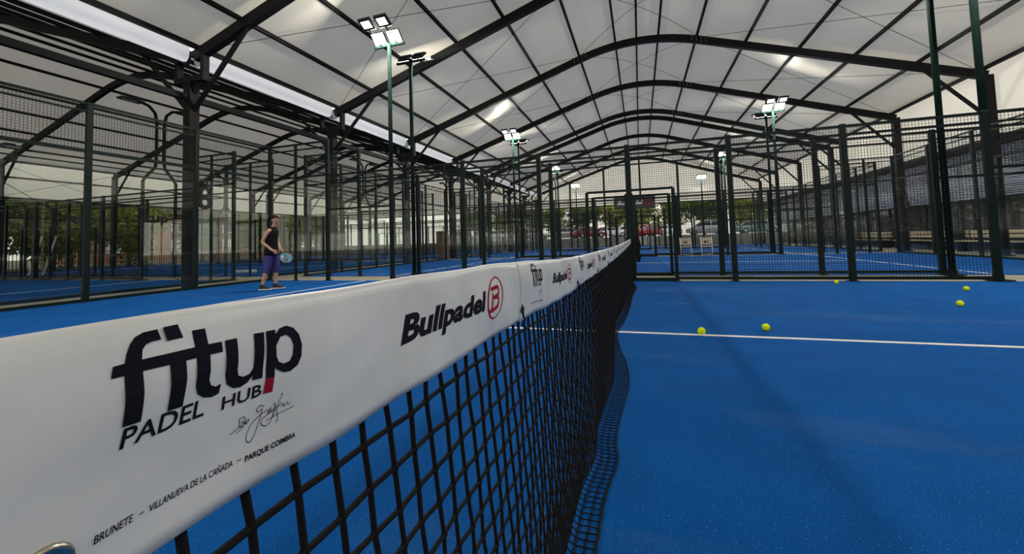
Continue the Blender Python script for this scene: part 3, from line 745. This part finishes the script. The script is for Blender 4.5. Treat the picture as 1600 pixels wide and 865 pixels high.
def loft_rings(lst, n=20): return MB().loft([oval(c, rx, ry, n, tl) for c, rx, ry, tl in lst])

WX, WY = -7.94, 7.92
woman = thing('person', (WX, WY, 0), 'woman in black sleeveless top and indigo capri leggings holding a racket', 'person', rz=math.radians(24))
V = []; E_ = []; RA = []
def jv(p, rr, prev=None):
    V.append(p); RA.append(rr)
    if prev is not None: E_.append((prev, len(V)-1))
    return len(V)-1
pel = jv((.0, 0, .95), .085)
sp1 = jv((.0, 0, 1.06), .092, pel); sp2 = jv((.01, 0, 1.20), .098, sp1); ch = jv((.02, 0, 1.34), .095, sp2)
nk = jv((.045, 0, 1.435), .047, ch); nk2 = jv((.065, 0, 1.495), .045, nk)
hd = jv((.092, 0, 1.545), (.058, .052), nk2); hdm = jv((.086, 0, 1.59), (.076, .080), hd); hd2 = jv((.080, 0, 1.64), (.076, .084), hdm); jv((.072, 0, 1.685), .060, hd2)
def leg(sy, hipx, kn, an):
    h = jv((hipx, sy*.085, .86), .088, pel); m_ = jv(((hipx+kn[0])/2+.01, (sy*.085+kn[1])/2, (.86+kn[2])/2), .076, h)
    k = jv(kn, .055, m_); c = jv((kn[0]*.6+an[0]*.4-.02, kn[1]*.6+an[1]*.4, kn[2]*.62+an[2]*.38), .053, k)
    a = jv(an, .034, c); hl = jv((an[0]+.02, an[1], .045), .034, a); jv((an[0]+.16, an[1]+sy*.02, .03), .026, hl)
leg(-1, -.02, (-.035, -.10, .47), (-.14, -.11, .085)); leg(1, .02, (.075, .09, .47), (.055, .10, .085))
def arm(sh, el, wr, palm_dir, up_dir, thumb_dir):
    s0 = jv(sh, .044, ch); e = jv(el, .036, s0); f_ = jv(tuple(el[k]*.6+wr[k]*.4 for k in range(3)), .034, e); w = jv(wr, .023, f_)
    pd, ud, td = Vector(palm_dir).normalized(), Vector(up_dir).normalized(), Vector(thumb_dir).normalized()
    pm = jv(tuple(Vector(wr)+pd*.045), (.030, .020), w)
    for k, ln in enumerate((.070, .078, .072, .056)):
        b0 = Vector(wr)+pd*.075+ud*(.027-.018*k); p1 = b0+pd*ln*.45+td*.012; p2 = p1+pd*ln*.18+td*ln*.4
        a = jv(tuple(b0), .0088, pm); b = jv(tuple(p1), .0082, a); jv(tuple(p2), .0072, b)
    t0 = Vector(wr)+pd*.03+ud*.028; t1 = t0+(ud*.5+pd*.6+td*.5).normalized()*.034; t2 = t1+(pd*.7+td*.7).normalized()*.028
    a = jv(tuple(t0), .0105, pm); b = jv(tuple(t1), .0095, a); jv(tuple(t2), .008, b)
arm((.02, -.168, 1.365), (-.10, -.235, 1.095), (.12, -.215, .905), (.75, .15, -.65), (.6, 0, .75), (.1, 1, -.1))
arm((.03, .168, 1.365), (.06, .19, 1.10), (.21, -.03, .925), (.8, -.35, -.35), (.3, 0, .9), (.1, -1, -.1))
me = skin_mesh(V, E_, RA, 2, pel); me.materials.append(M['skin'])
body = link('body', me, woman)
for p in me.polygons: p.use_smooth = True
# face, turned a little towards the camera
face = Matrix.Translation((.084, 0, 1.60)) @ Matrix.Rotation(math.radians(-42), 4, 'Z')
def fpt(mb): mb.v = [tuple(face @ Vector(v)) for v in mb.v]; return mb
fpt(MB().ball((.076, 0, -.012), (.014, .011, .013), 10, 8).ball((.069, 0, .006), (.012, .008, .024), 8, 6)).build('nose', M['skin'], body, True)
for s in (-1, 1):
    fpt(MB().ball((.063, s*.029, .014), (.010, .011, .006), 10, 6)).build('eye', M['eye'], body, True)
    fpt(MB().tube([(.068, s*.014, .028), (.066, s*.030, .032), (.055, s*.045, .028)], .003, 6)).build('eyebrow', M['hair'], body, True)
    fpt(MB().ball((-.006, s*.076, .002), (.016, .009, .027), 8, 8)).build('ear', M['skin'], body, True)
fpt(MB().ball((.063, 0, -.044), (.011, .021, .006), 10, 6)).build('mouth', M['lips'], body, True)
hr = MB(); rings = []
fm = Matrix.Translation((.074, 0, 1.632)) @ Matrix.Rotation(math.radians(-42), 4, 'Z') @ Matrix.Rotation(math.radians(-31), 4, 'Y')
for a in range(11):                      # a cap of hair, open over the face and reaching the nape
    th = math.radians(4 + a*9.6); ring = []
    for i in range(24):
        q = 2*PI*i/24; ring.append(tuple(fm @ Vector((.098*math.sin(th)*math.cos(q) - .006, .092*math.sin(th)*math.sin(q), .092*math.cos(th)))))
    rings.append(ring)
rings.reverse(); hr.loft(rings, False); hr.f.append(tuple(range(240, 264)))
hair = hr.build('hair', M['hair'], woman, True)
MB().tube([(-.01, .01, 1.66), (-.045, .015, 1.655), (-.07, .015, 1.60), (-.068, -.01, 1.52), (-.05, -.035, 1.44), (-.045, -.04, 1.39)], [.018, .028, .030, .030, .022, .006], 10).build('ponytail', M['hair'], hair, True)
# loose sleeveless top
top = loft_rings([((.0, 0, .79), .140, .188, .0), ((.0, 0, .86), .137, .186, .0), ((.0, 0, .93), .132, .182, 0), ((.0, 0, 1.05), .120, .160, 0), ((.008, 0, 1.17), .122, .160, 0), ((.018, 0, 1.28), .128, .165, 0), ((.02, 0, 1.35), .120, .160, 0), ((.02, 0, 1.395), .100, .145, .05), ((.03, 0, 1.43), .068, .085, .1), ((.035, 0, 1.445), .060, .062, .1)])
tp = top.build('tank_top', M['top'], woman, True)
# leggings to below the knee
def leg_cloth(sy, hipx, kn, an):
    V2 = [(hipx, sy*.088, .80), ((hipx+kn[0])/2+.01, (sy*.085+kn[1])/2, (.86+kn[2])/2), (kn[0], kn[1], kn[2]), (kn[0]*.66+an[0]*.34-.012, kn[1]*.7+an[1]*.3, kn[2]*.7+an[2]*.3)]
    return V2
lv = [(.0, 0, .89)]; le = []; lr = [(.108)]
for a in ((-1, -.02, (-.035, -.10, .47), (-.14, -.11, .085)), (1, .02, (.075, .09, .47), (.055, .10, .085))):
    p0 = 0
    for q, rr in zip(leg_cloth(*a), (.094, .086, .070, .064)):
        lv.append(q); lr.append(rr); le.append((p0, len(lv)-1)); p0 = len(lv)-1
lm = skin_mesh(lv, le, lr, 2, 0); lm.materials.append(M['leggings']); link('leggings', lm, woman)
for p in lm.polygons: p.use_smooth = True
for sy, an in ((-1, (-.14, -.11)), (1, (.055, .10))):
    sh = thing('shoe', (0,0,0), None, None); sh.parent = woman
    bpy.data.objects.remove(sh)
    x, y = an
    s1 = MB().loft([oval((x-.075, y, .03), .012, .03, 12), oval((x-.075, y, .10), .02, .036, 12)])
    s = MB().loft([[(x+dx, y+w*math.cos(2*PI*i/14), max(.022, zc+h*math.sin(2*PI*i/14))) for i in range(14)] for dx, w, h, zc in ((-.07,.026,.035,.06),(-.05,.036,.055,.065),(0,.040,.060,.065),(.05,.042,.048,.058),(.11,.044,.036,.05),(.165,.038,.026,.04),(.19,.02,.014,.034))]).build('shoe', M['shoe_dark'], woman, True)
    MB().loft([[(x+dx, y+w*math.cos(2*PI*i/14), zc+h*math.sin(2*PI*i/14)) for i in range(14)] for dx, w, h, zc in ((-.08,.028,.018,.022),(-.05,.042,.021,.022),(.03,.046,.020,.022),(.12,.049,.019,.022),(.18,.040,.018,.024),(.205,.018,.012,.026))]).build('sole', M['shoe'], s, True)
    MB().loft([oval((x-.005, y, .10), .046, .042, 14), oval((x-.005, y, .135), .043, .040, 14)]).build('sock', M['shoe_dark'], s, True)
MB().tube([(.09+.028*math.cos(a*PI/6), -.216+.028*math.sin(a*PI/6), .925) for a in range(13)], .006, 6).build('wristband', M['white'], body, True)
# racket in her hands
rk = thing('padel_racket', (WX, WY, 0), 'teal and black padel racket held low by the woman', 'racket', rz=math.radians(24))
hand = Vector((.21, -.17, .85)); axis = Vector((.80, -.12, -.52)).normalized(); nrm = Vector((.35, -.90, .22)); nrm = (nrm - axis*nrm.dot(axis)).normalized(); side = axis.cross(nrm)
def rp(a, b, c=0): return hand + axis*a + side*b + nrm*c
MB().tube([rp(-.09, 0), rp(.11, 0)], .016, 10).build('grip', M['black'], rk, True)
n = 28
def outline(sc):
    return [(.25 + .155*sc*math.cos(2*PI*i/n) - (.02 if math.cos(2*PI*i/n) < -.5 else 0), .128*sc*math.sin(2*PI*i/n)) for i in range(n)]
hm = MB().loft([[rp(a, b, -.019) for a, b in outline(.96)], [rp(a, b, -.012) for a, b in outline(1)], [rp(a, b, .012) for a, b in outline(1)], [rp(a, b, .019) for a, b in outline(.96)]])
hm.build('head', M['black'], rk, True)
for s in (-1, 1):
    MB().loft([[rp(a, b, s*.0185) for a, b in outline(.86)], [rp(a, b, s*.0205) for a, b in outline(.84)]]).build('face_plate', M['teal'], rk)
    for q, mt in (((-.75, -.55, .55, .35), 'black'), ((-.55, .35, .65, .75), 'black'), ((-.80, .05, -.3, .55), 'white')):
        MB().bar(rp(.25+.14*q[0], .1*q[1], s*.0212), rp(.25+.14*q[2], .1*q[3], s*.0212), .022, .002, tuple(nrm)).build('face_stripe', M[mt], rk)
for ia in range(-3, 4):
    for ib in range(-2, 3):
        if ia*ia/9 + ib*ib/5 < 1:
            c = rp(.26+ia*.034, ib*.034, 0); MB().tube([c - nrm*.0215, c + nrm*.0215], .0055, 8).build('hole', M['white'] if False else M['black'], rk)
for b in (-.045, .045): MB().tube([rp(.10, b*.25), rp(.15, b*1.1)], .013, 8).build('throat', M['black'], rk, True)

# ------------------------------------------------------------------ signs, chairs, small things
def number_sign(ch, loc, rz, w, h, label):
    t = thing('court_number_sign', loc, label, 'sign', rz=rz)
    v, f = text_mesh(ch, .02, 6)
    x0 = min(p[0] for p in v); x1 = max(p[0] for p in v); y0 = min(p[1] for p in v); y1 = max(p[1] for p in v)
    me = bpy.data.meshes.new('numeral'); me.from_pydata([((p[0]-x0)/(x1-x0)*w - w/2, 0, (p[1]-y0)/(y1-y0)*h) for p in v], [], f); me.update(); me.materials.append(M['black'])
    o = link('numeral', me, t); so = o.modifiers.new('t', 'SOLIDIFY'); so.thickness = .03
    return t
ns = number_sign('8', (-10.62, 8.30, 2.02), PI/2, .36, .62, 'large black numeral eight hanging beside the nearest valley column')
MB().box(-.32, .1, -.02, .02, .60, .64).build('bracket', M['steel'], ns)
ns = number_sign('6', (11.30, 22.55, 1.85), -PI/2, .36, .62, 'black numeral on a column by the right wall')
MB().box(-.44, .1, -.02, .02, .60, .64).build('bracket', M['steel'], ns)
# banner over the far entrance
bn = thing('advertising_banner', (-.22, 44.20, 3.85), 'black hanging banner with white lettering and red emblem above the far entrance', 'banner')
MB().bevbox(-2.05, 2.05, -.03, .03, 0, 1.32, .01).build('panel', M['black'], bn)
def sign_text(par, txt, x0, x1, z, cap, shear, bold, mat, y=-.034, ref='B'):
    pts, f = fit_text(txt, x0, x1, 0, cap, shear, bold, ref)
    me = bpy.data.meshes.new('lettering'); me.from_pydata([(p[0], y, z - p[1]) for p in pts], [], f); me.update(); me.materials.append(M[mat]); return link('lettering', me, par)
sign_text(bn, 'Bullpadel', -1.72, .72, .48, .42, .35, .03, 'white')
em = MB()
for (v, f) in [curve_mesh([ell(1.35, .66, .42, .42, 32, .2), ell(1.35, .66, .35, .36, 32, .2)]), stroke(smooth_line([(1.1,.90),(1.35,.90),(1.5,.82),(1.3,.68),(1.15,.66)]), .07), stroke(smooth_line([(1.2,.66),(1.45,.62),(1.35,.46),(1.0,.42)]), .07)]:
    em.add([(p[0], -.034, p[1]) for p in v], f)
em.build('emblem', M['red'], bn)
for x in (-1.8, 1.8): MB().bar((x, 0, 1.3), (x, .12, 1.9), .02, .02).build('hanger', M['steel'], bn)
# glass lettering on the left court
gl = thing('glass_lettering', (-11.79, 7.44, 1.66), 'black club lettering stuck on the glass left of the nearest column', 'lettering', rz=PI/2)
o = sign_text(gl, 'fitup', 0.0, .72, .05, .24, 0.0, .03, 'black', y=-.012, ref='f')
gl2 = thing('glass_lettering', (-11.79, 6.08, 1.58), 'black club lettering on the glass beside the second glass post', 'lettering', rz=PI/2)
sign_text(gl2, 'fitup', 0.0, .60, .05, .22, 0.0, .03, 'black', y=-.012, ref='f')

M.update(cream=pbr('cream_plastic', (.60, .50, .36), .6, var=.06), brick=pbr('brick', (.30, .13, .075), .9, var=.25, scale=6), mortar=pbr('mortar', (.33, .24, .18), .95, var=.1),
    wood=pbr('brown_wood', (.16, .085, .035), .6, var=.25, scale=10), slat=pbr('blue_grey_slat', (.30, .33, .46), .5, .1, var=.15, scale=8),
    darkwall=pbr('dark_wall', (.03, .031, .033), .8, var=.2), greyblock=pbr('grey_block', (.36, .36, .35), .9, var=.12), bark=pbr('bark', (.06, .045, .03), .95, var=.3),
    leaf_a=leaf_mat('leaf_green', (.10, .17, .03), (.36, .46, .10)), leaf_b=leaf_mat('leaf_dark', (.05, .11, .03), (.20, .30, .07)), leaf_c=leaf_mat('leaf_yellow', (.16, .20, .03), (.52, .54, .12)),
    window=pbr('dark_window_glass', (.02, .025, .028), .08, var=.1, spec=.8), tyre=pbr('tyre', (.012, .012, .012), .85))
def folding_chair():
    t = thing('folding_chair', (0,0,0), 'x', 'chair')
    MB().bevbox(-.21, .21, -.18, .16, .43, .46, .01).build('seat', M['cream'], t)
    bk = MB().bevbox(-.21, -.09, .17, .20, .55, .84, .01).bevbox(.09, .21, .17, .20, .55, .84, .01).bevbox(-.21, .21, .168, .198, .70, .845, .01).bevbox(-.21, .21, .168, .198, .54, .60, .01)
    bk.build('backrest', M['cream'], t)
    for s in (-1, 1):
        MB().tube([(s*.225, -.19, 0), (s*.225, .19, .86)], .011, 8).build('front_leg', M['white'], t, True)
        MB().tube([(s*.205, .24, 0), (s*.205, -.12, .44)], .011, 8).build('rear_leg', M['white'], t, True)
    MB().tube([(-.205, .17, .10), (.205, .17, .10)], .008, 6).build('stretcher', M['white'], t, True)
    return t
fc = folding_chair(); fc.location = (2.16, 20.5, 0); fc.rotation_euler = (0, 0, .05)
fc2 = copy_tree(fc); fc2.location = (3.02, 20.5, 0); fc2.rotation_euler = (0, 0, -.06)
for o, l in ((fc, 'left'), (fc2, 'right')):
    tag(o, f'cream folding chair with white legs, {l} one of the pair behind the mesh', 'chair', 'pair of folding chairs')
# leaning pale bars on the left court
for x, y, dx, l in ((-24.45, 10.75, -.1, 'left'), (-23.55, 10.80, -.1, 'right')):
    t = thing('leaning_bar', (x, y, 0), f'pale metal bar leaning on a dark post, {l} one of two at far left', 'bar', 'two leaning bars')
    MB().tube([(0, 0, .02), (.12, .34, 1.75)], .035, 8).build('tube', M['white'], t, True)
    MB().tube([(0, 0, .0), (.004, .012, .09)], .042, 8).build('rubber_foot', M['black'], t, True)
# wooden cabinet by the left end of the second court
cb = thing('wooden_cabinet', (-10.9, 22.1, 0), 'tall brown wooden cabinet standing behind the second court', 'cabinet')
MB().bevbox(-.28, .28, -.25, .25, .06, 1.65, .01).build('body', M['wood'], cb)
for s in (-1, 1): 
    d = MB().bevbox(s*.14-.125, s*.14+.125, -.275, -.25, .12, 1.60, .008).build('door', M['wood'], cb)
    MB().tube([(s*.04, -.29, .80), (s*.04, -.29, .95)], .008, 6).build('handle', M['galv'], d)
MB().box(-.25, .25, -.22, .22, 0, .06).build('plinth', M['black'], cb)
rw = thing('floor_roll', (-14.6, 12.6, .07), 'white roll lying on the blue floor behind the glass, left of the woman', 'roll', rz=.3)
MB().tube([(-.45, 0, 0), (.45, 0, 0)], .07, 14).build('sheet', M['white'], rw, True)
MB().tube([(-.47, 0, 0), (.47, 0, 0)], .02, 10).build('core', M['cream'] if 'cream' in M else M['white'], rw, True)
# black net slack bundled at the entrance
nb = thing('net_bundle', (.13, 11.22, 0), 'black bundle of slack net hanging beside the net end at the entrance', 'net bundle')
MB().tube([(0, 0, .34), (.03, .0, .45), (-.02, 0, .60), (.03, 0, .75), (.0, 0, .90), (-.02, .02, 1.0)], [.035, .06, .075, .065, .055, .02], 10).build('slack_net', M['cord'], nb, True)
MB().tube([(-.02, .02, 1.0), (-.10, .1, 1.02)], .01, 6).build('tie_cord', M['cord'], nb, True)
# ------------------------------------------------------------------ clubhouse along the right side
CXR = 12.9
ch_ = thing('clubhouse', (CXR, 8, 0), 'clubhouse front with blue grey slatted band above dark glazing, right side', 'building')
MB().box(.12, 2.0, -18, 36.5, -.06, 4.1).build('wall', M['darkwall'], ch_)
MB().box(-.06, .16, -18, 36.5, 3.96, 4.16).build('fascia', M['steel'], ch_)
SL = MB().add([(0, 0, 0), (.028, 0, .056), (.034, 0, .056), (.006, 0, 0), (0, 54.5, 0), (.028, 54.5, .056), (.034, 54.5, .056), (.006, 54.5, 0)], [(3,2,1,0),(4,5,6,7),(0,1,5,4),(1,2,6,5),(2,3,7,6),(3,0,4,7)]).mesh('slat', M['slat'])
for k in range(24): link('slat', SL, ch_, (0, -18, 2.08 + k*.078))
MB().box(-.02, .14, -18, 36.5, 1.98, 2.07).build('lintel', M['steel'], ch_)
for k in range(14):
    y = -3.5 + k*2.85
    w = MB().box(.06, .10, y, y+2.7, .25, 1.98).build('window', M['window'], ch_)
    MB().box(.02, .10, y-.08, y, 0, 1.98).build('mullion', M['greyblock'] if k in (5,) else M['steel'], ch_)
for k, y in enumerate((12.0, 16.0, 20.0, 24.0, 28.0)):
    t = thing('wooden_bench', (12.35, y, 0), f'low wooden bench in front of the clubhouse, {ORD[k]} from the camera', 'bench', 'benches before the clubhouse')
    for z0 in (.42,): 
        for j in range(3): MB().box(-.2+j*.14, -.08+j*.14, -1.5, 1.5, .40, .44).build('seat_plank', M['cream'], t)
    for j in range(2): MB().box(.22, .25, -1.5, 1.5, .55+j*.16, .67+j*.16).build('back_plank', M['cream'], t)
    for yy in (-1.3, 1.3): MB().box(-.18, .22, yy-.03, yy+.03, 0, .40).box(.22, .27, yy-.03, yy+.03, 0, .84).build('leg', M['steel'], t)

# ------------------------------------------------------------------ beyond the far end: car park
PZ = 0.95
struct('car_park_ground', MB().box(-60, 60, 47.6, 80, -.1, PZ), M['asphalt'])
wt = thing('retaining_wall', (0, 47.4, 0), 'low grey block wall between the hall and the car park', 'wall')
for j in range(4):
    for i in range(-20, 21):
        x = i*1.2 + (j % 2)*.6
        me = shared('block', lambda: MB().bevbox(-.59, .59, -.15, .15, .005, .255, .012), 'block', M['greyblock']); link('block', me, wt, (x, 0, j*.26))
def car(name, x, y, rz, paint, label, suv=False):
    t = thing(name, (x, y, PZ), label, 'car', 'parked cars', rz=rz)
    L = 4.4; H = 1.72 if suv else 1.47; W = .88
    # lower body: stations along the length
    st = [(-2.2,.38,.62,.74),(-2.12,.28,.86,.82),(-1.7,.22,.98,.87),(-.8,.20,1.0,.88),(.4,.20,1.0,.88),(1.1,.22,.95,.87),(1.75,.26,.84,.84),(2.1,.32,.70,.76),(2.2,.42,.58,.68)]
    if suv: st = [(a, b, c+(.12 if a > -2.2 else .05), d) for a, b, c, d in st]
    rings = []
    for a, zb, zt, w in st:
        rings.append([(a,-w*.9,zb),(a,w*.9,zb),(a,w,zb+.14),(a,w,zt-.12),(a,w*.9,zt),(a,-w*.9,zt),(a,-w,zt-.12),(a,-w,zb+.14)])
    b = MB().loft(rings).build('body', paint, t, True)
    z0 = 1.09 if suv else .96
    ca = [(-2.0 if suv else -1.85, z0, .80, 0), (-1.75 if suv else -1.25, H-.08, .66, 1), (-1.2 if suv else -.75, H, .64, 1), (.15, H, .64, 1), (.45, H-.07, .65, 1), (1.22, z0-.02, .78, 0)]
    zb = z0-.08
    rg = [[(a, -max(w,.78), zb), (a, max(w,.78), zb), (a, w, max(z, zb+.02)), (a, -w, max(z, zb+.02))] for a, z, w, _ in ca]
    MB().loft(rg).build('cabin_glass', M['window'], t, True)
    rf = MB().loft([[(a, -w, z-.03), (a, w, z-.03), (a, w*.9, z+.03), (a, -w*.9, z+.03)] for a, z, w, _ in ca[1:5]]).build('roof', paint, t, True)
    for s in (-1, 1):
        for a0, z_0, a1, z_1 in ((ca[0][0], z0, ca[1][0], H-.06), (-.45, z0, -.42, H), (1.22, z0, .45, H-.05)):
            MB().bar((a0, s*.81, z_0-.02), (a1, s*.665, z_1), .09, .05).build('pillar', paint, t)
        for a in (-1.35, 1.38):
            w = MB().tube([(a, s*.70, .33), (a, s*.90, .33)], .33, 20).build('wheel', M['tyre'], t, True)
            MB().tube([(a, s*.89, .33), (a, s*.912, .33)], .20, 14).build('rim', M['galv'], w, True)
        MB().box(2.10, 2.19, s*.62-.12, s*.62+.12, .58, .70).build('headlight', M['white'], t)
        MB().box(-2.19, -2.12, s*.66-.08, s*.66+.08, .62, .82).build('tail_light', M['red'], t)
        MB().box(.75, .95, s*.86-.0, s*.86+s*.14, .98, 1.10).build('mirror', paint, t)
    return t
paint = {k: pbr(k+'_car_paint', c, .22, m_, var=.03) for k, c, m_ in (('silver', (.50,.53,.55), .4), ('white', (.78,.79,.80), 0), ('red', (.24,.012,.02), 0), ('teal', (.20,.33,.34), .2), ('dark', (.03,.035,.04), .2), ('blue', (.16,.22,.32), .3))}
car('parked_car', -24.0, 53.5, .1, paint['silver'], 'silver car parked farthest left behind the courts')
car('parked_car', -18.6, 53.3, PI-.1, paint['white'], 'white car parked at left behind the courts, beside a silver one')
car('parked_car', -13.4, 53.0, .06, paint['silver'], 'silver hatchback parked left of the small silver saloon')
car('parked_car', -9.2, 53.4, PI, paint['silver'], 'silver saloon parked just left of the dark red car')
car('parked_car', -6.0, 51.6, .7, paint['red'], 'dark red car parked left of the net end')
car('parked_car', -4.4, 56.4, PI, paint['white'], 'white car behind the left dark red car')
car('parked_car', -.9, 53.8, .35, paint['white'], 'white car parked directly behind the net end')
car('parked_car', 1.5, 51.6, 1.2, paint['red'], 'red car seen through the open entrance, under the banner')
car('parked_car', 3.2, 56.6, PI, paint['white'], 'white car behind the red car at the entrance')
car('parked_car', 7.7, 53.0, PI, paint['silver'], 'large silver off-road car above the folding chairs', True)
car('parked_car', 13.0, 53.0, 0, paint['teal'], 'blue green car seen through glass right of the folding chairs')
car('parked_car', 18.2, 53.2, PI, paint['dark'], 'dark car parked farthest right')

# ------------------------------------------------------------------ trees
def tree_meshes(seed, H, R, n, leaf):
    rnd = random.Random(seed); tr = MB(); cr = MB()
    tr.tube([(0,0,-.1),(.05,.02,H*.25),(-.04,.05,H*.5),(.03,0,H*.8)], [.17,.14,.11,.04], 8)
    cl = []
    for k in range(12):
        a = rnd.uniform(0, 2*PI); rr = R*rnd.uniform(.2, .75); c = Vector((rr*math.cos(a), rr*math.sin(a), H*rnd.uniform(.24, .92))); cl.append((c, R*rnd.uniform(.38, .6)))
        tr.tube([(0,0,H*.3), tuple(c*.6 + Vector((0,0,H*.15))), tuple(c)], [.07,.05,.02], 6)
    for _ in range(n):
        c, q = rnd.choice(cl); d = Vector((rnd.gauss(0,1), rnd.gauss(0,1), rnd.gauss(0,1))).normalized()*q*rnd.uniform(.55, 1.0)**.6; p = c+d
        u = Vector((rnd.gauss(0,1), rnd.gauss(0,1), rnd.gauss(0,1))).normalized(); w = u.cross(d.normalized()).normalized() if u.cross(d).length > 1e-4 else Vector((1,0,0)); s = rnd.uniform(.13, .24)
        cr.add([p, p+u*s+w*s*.45, p+u*s*2, p+u*s-w*s*.45], [(0,1,2,3)])
    return tr.mesh('trunk', M['bark'], True), cr.mesh('crown', M[leaf])
TP = [tree_meshes(1, 6.2, 2.4, 4200, 'leaf_a'), tree_meshes(2, 5.4, 2.2, 4000, 'leaf_b'), tree_meshes(3, 5.8, 2.5, 4200, 'leaf_c')]
def tree(x, y, z, k, sc, label, group):
    t = thing('tree', (x, y, z), label, 'tree', group, rz=random.uniform(0, 6.2)); t.scale = (sc, sc, sc)
    link('trunk', TP[k][0], t); tag(link('crown', TP[k][1], t), kind='stuff')
kinds = ['mid green', 'dark green', 'yellow green']
for i in range(13):
    x = -27 + i*4.6; k = (1, 0, 2, 0, 1, 2, 2, 0, 1, 2, 0, 1, 0)[i]
    tree(x, 66 + (i % 3)*1.6, PZ, k, 1.12 + .12*(i % 3), f'{kinds[k]} leafy tree behind the car park, {ORD[i]} from the left', 'trees behind the car park')
for i, (x, y, k, sc) in enumerate(sorted(((-37.5, 11.5, 2, .95), (-38.5, 14.2, 0, 1.1), (-37.2, 16.8, 2, 1.0), (-39.5, 19.0, 0, 1.1), (-37.4, 21.4, 2, .9), (-43, 13, 1, 1.3), (-43, 20.5, 1, 1.3), (-38.5, 27.6, 1, .8), (-38.5, 32.5, 0, .75), (-38.0, 37.5, 2, .95), (-37.5, 41.5, 0, 1.0), (-43, 46, 1, 1.2)), key=lambda q: math.atan2(q[1]-.7, .2-q[0]))):
    tree(x, y, -.06, k, sc, f'{kinds[k]} leafy tree outside the left hall, {ORD[i]} from the left', 'trees outside the left hall')
# ------------------------------------------------------------------ railing outside the left hall
rl = thing('metal_railing', (-34.6, 6, 0), 'dark metal railing of upright bars outside the left hall', 'railing')
BARM = MB().box(-.012, .012, -.012, .012, -.06, 1.12).mesh('bar', M['steel'])
for i in range(240): link('bar', BARM, rl, (0, i*.15, 0))
MB().box(-.02, .02, -.1, 36, 1.10, 1.14).build('top_rail', M['steel'], rl); MB().box(-.02, .02, -.1, 36, .10, .14).build('bottom_rail', M['steel'], rl)
# ------------------------------------------------------------------ brick house beyond
bh = thing('brick_house', (-50, 36, 0), 'orange brick house with white windows beyond the left hall', 'building')
MB().box(-8, 0, -11, 13, -.06, 4.9).build('wall', M['brick'], bh)
MB().box(-8.3, .3, -11.3, 13.3, 4.9, 5.1).add([(-8.4,-11.4,5.1),(.4,-11.4,5.1),(.4,13.4,5.1),(-8.4,13.4,5.1),(-4,-9,6.2),(-4,11,6.2)], [(0,1,4),(1,2,5,4),(2,3,5),(3,0,4,5)]).build('roof', M['bark'], bh)
for k in range(8):
    y = -9.6 + k*2.9
    w = MB().box(-.02, .06, y, y+1.2, .85, 2.25).build('window', M['white'], bh)
    for s in (0, 1): MB().box(.05, .075, y+.1+s*.55, y+.55+s*.55, .95, 2.15).build('pane', M['window'] if k % 2 else M['white'], w)
    w = MB().box(-.02, .06, y, y+1.2, 3.1, 4.2).build('window', M['white'], bh)
    for s in (0, 1): MB().box(.05, .075, y+.1+s*.55, y+.55+s*.55, 3.2, 4.1).build('pane', M['window'], w)
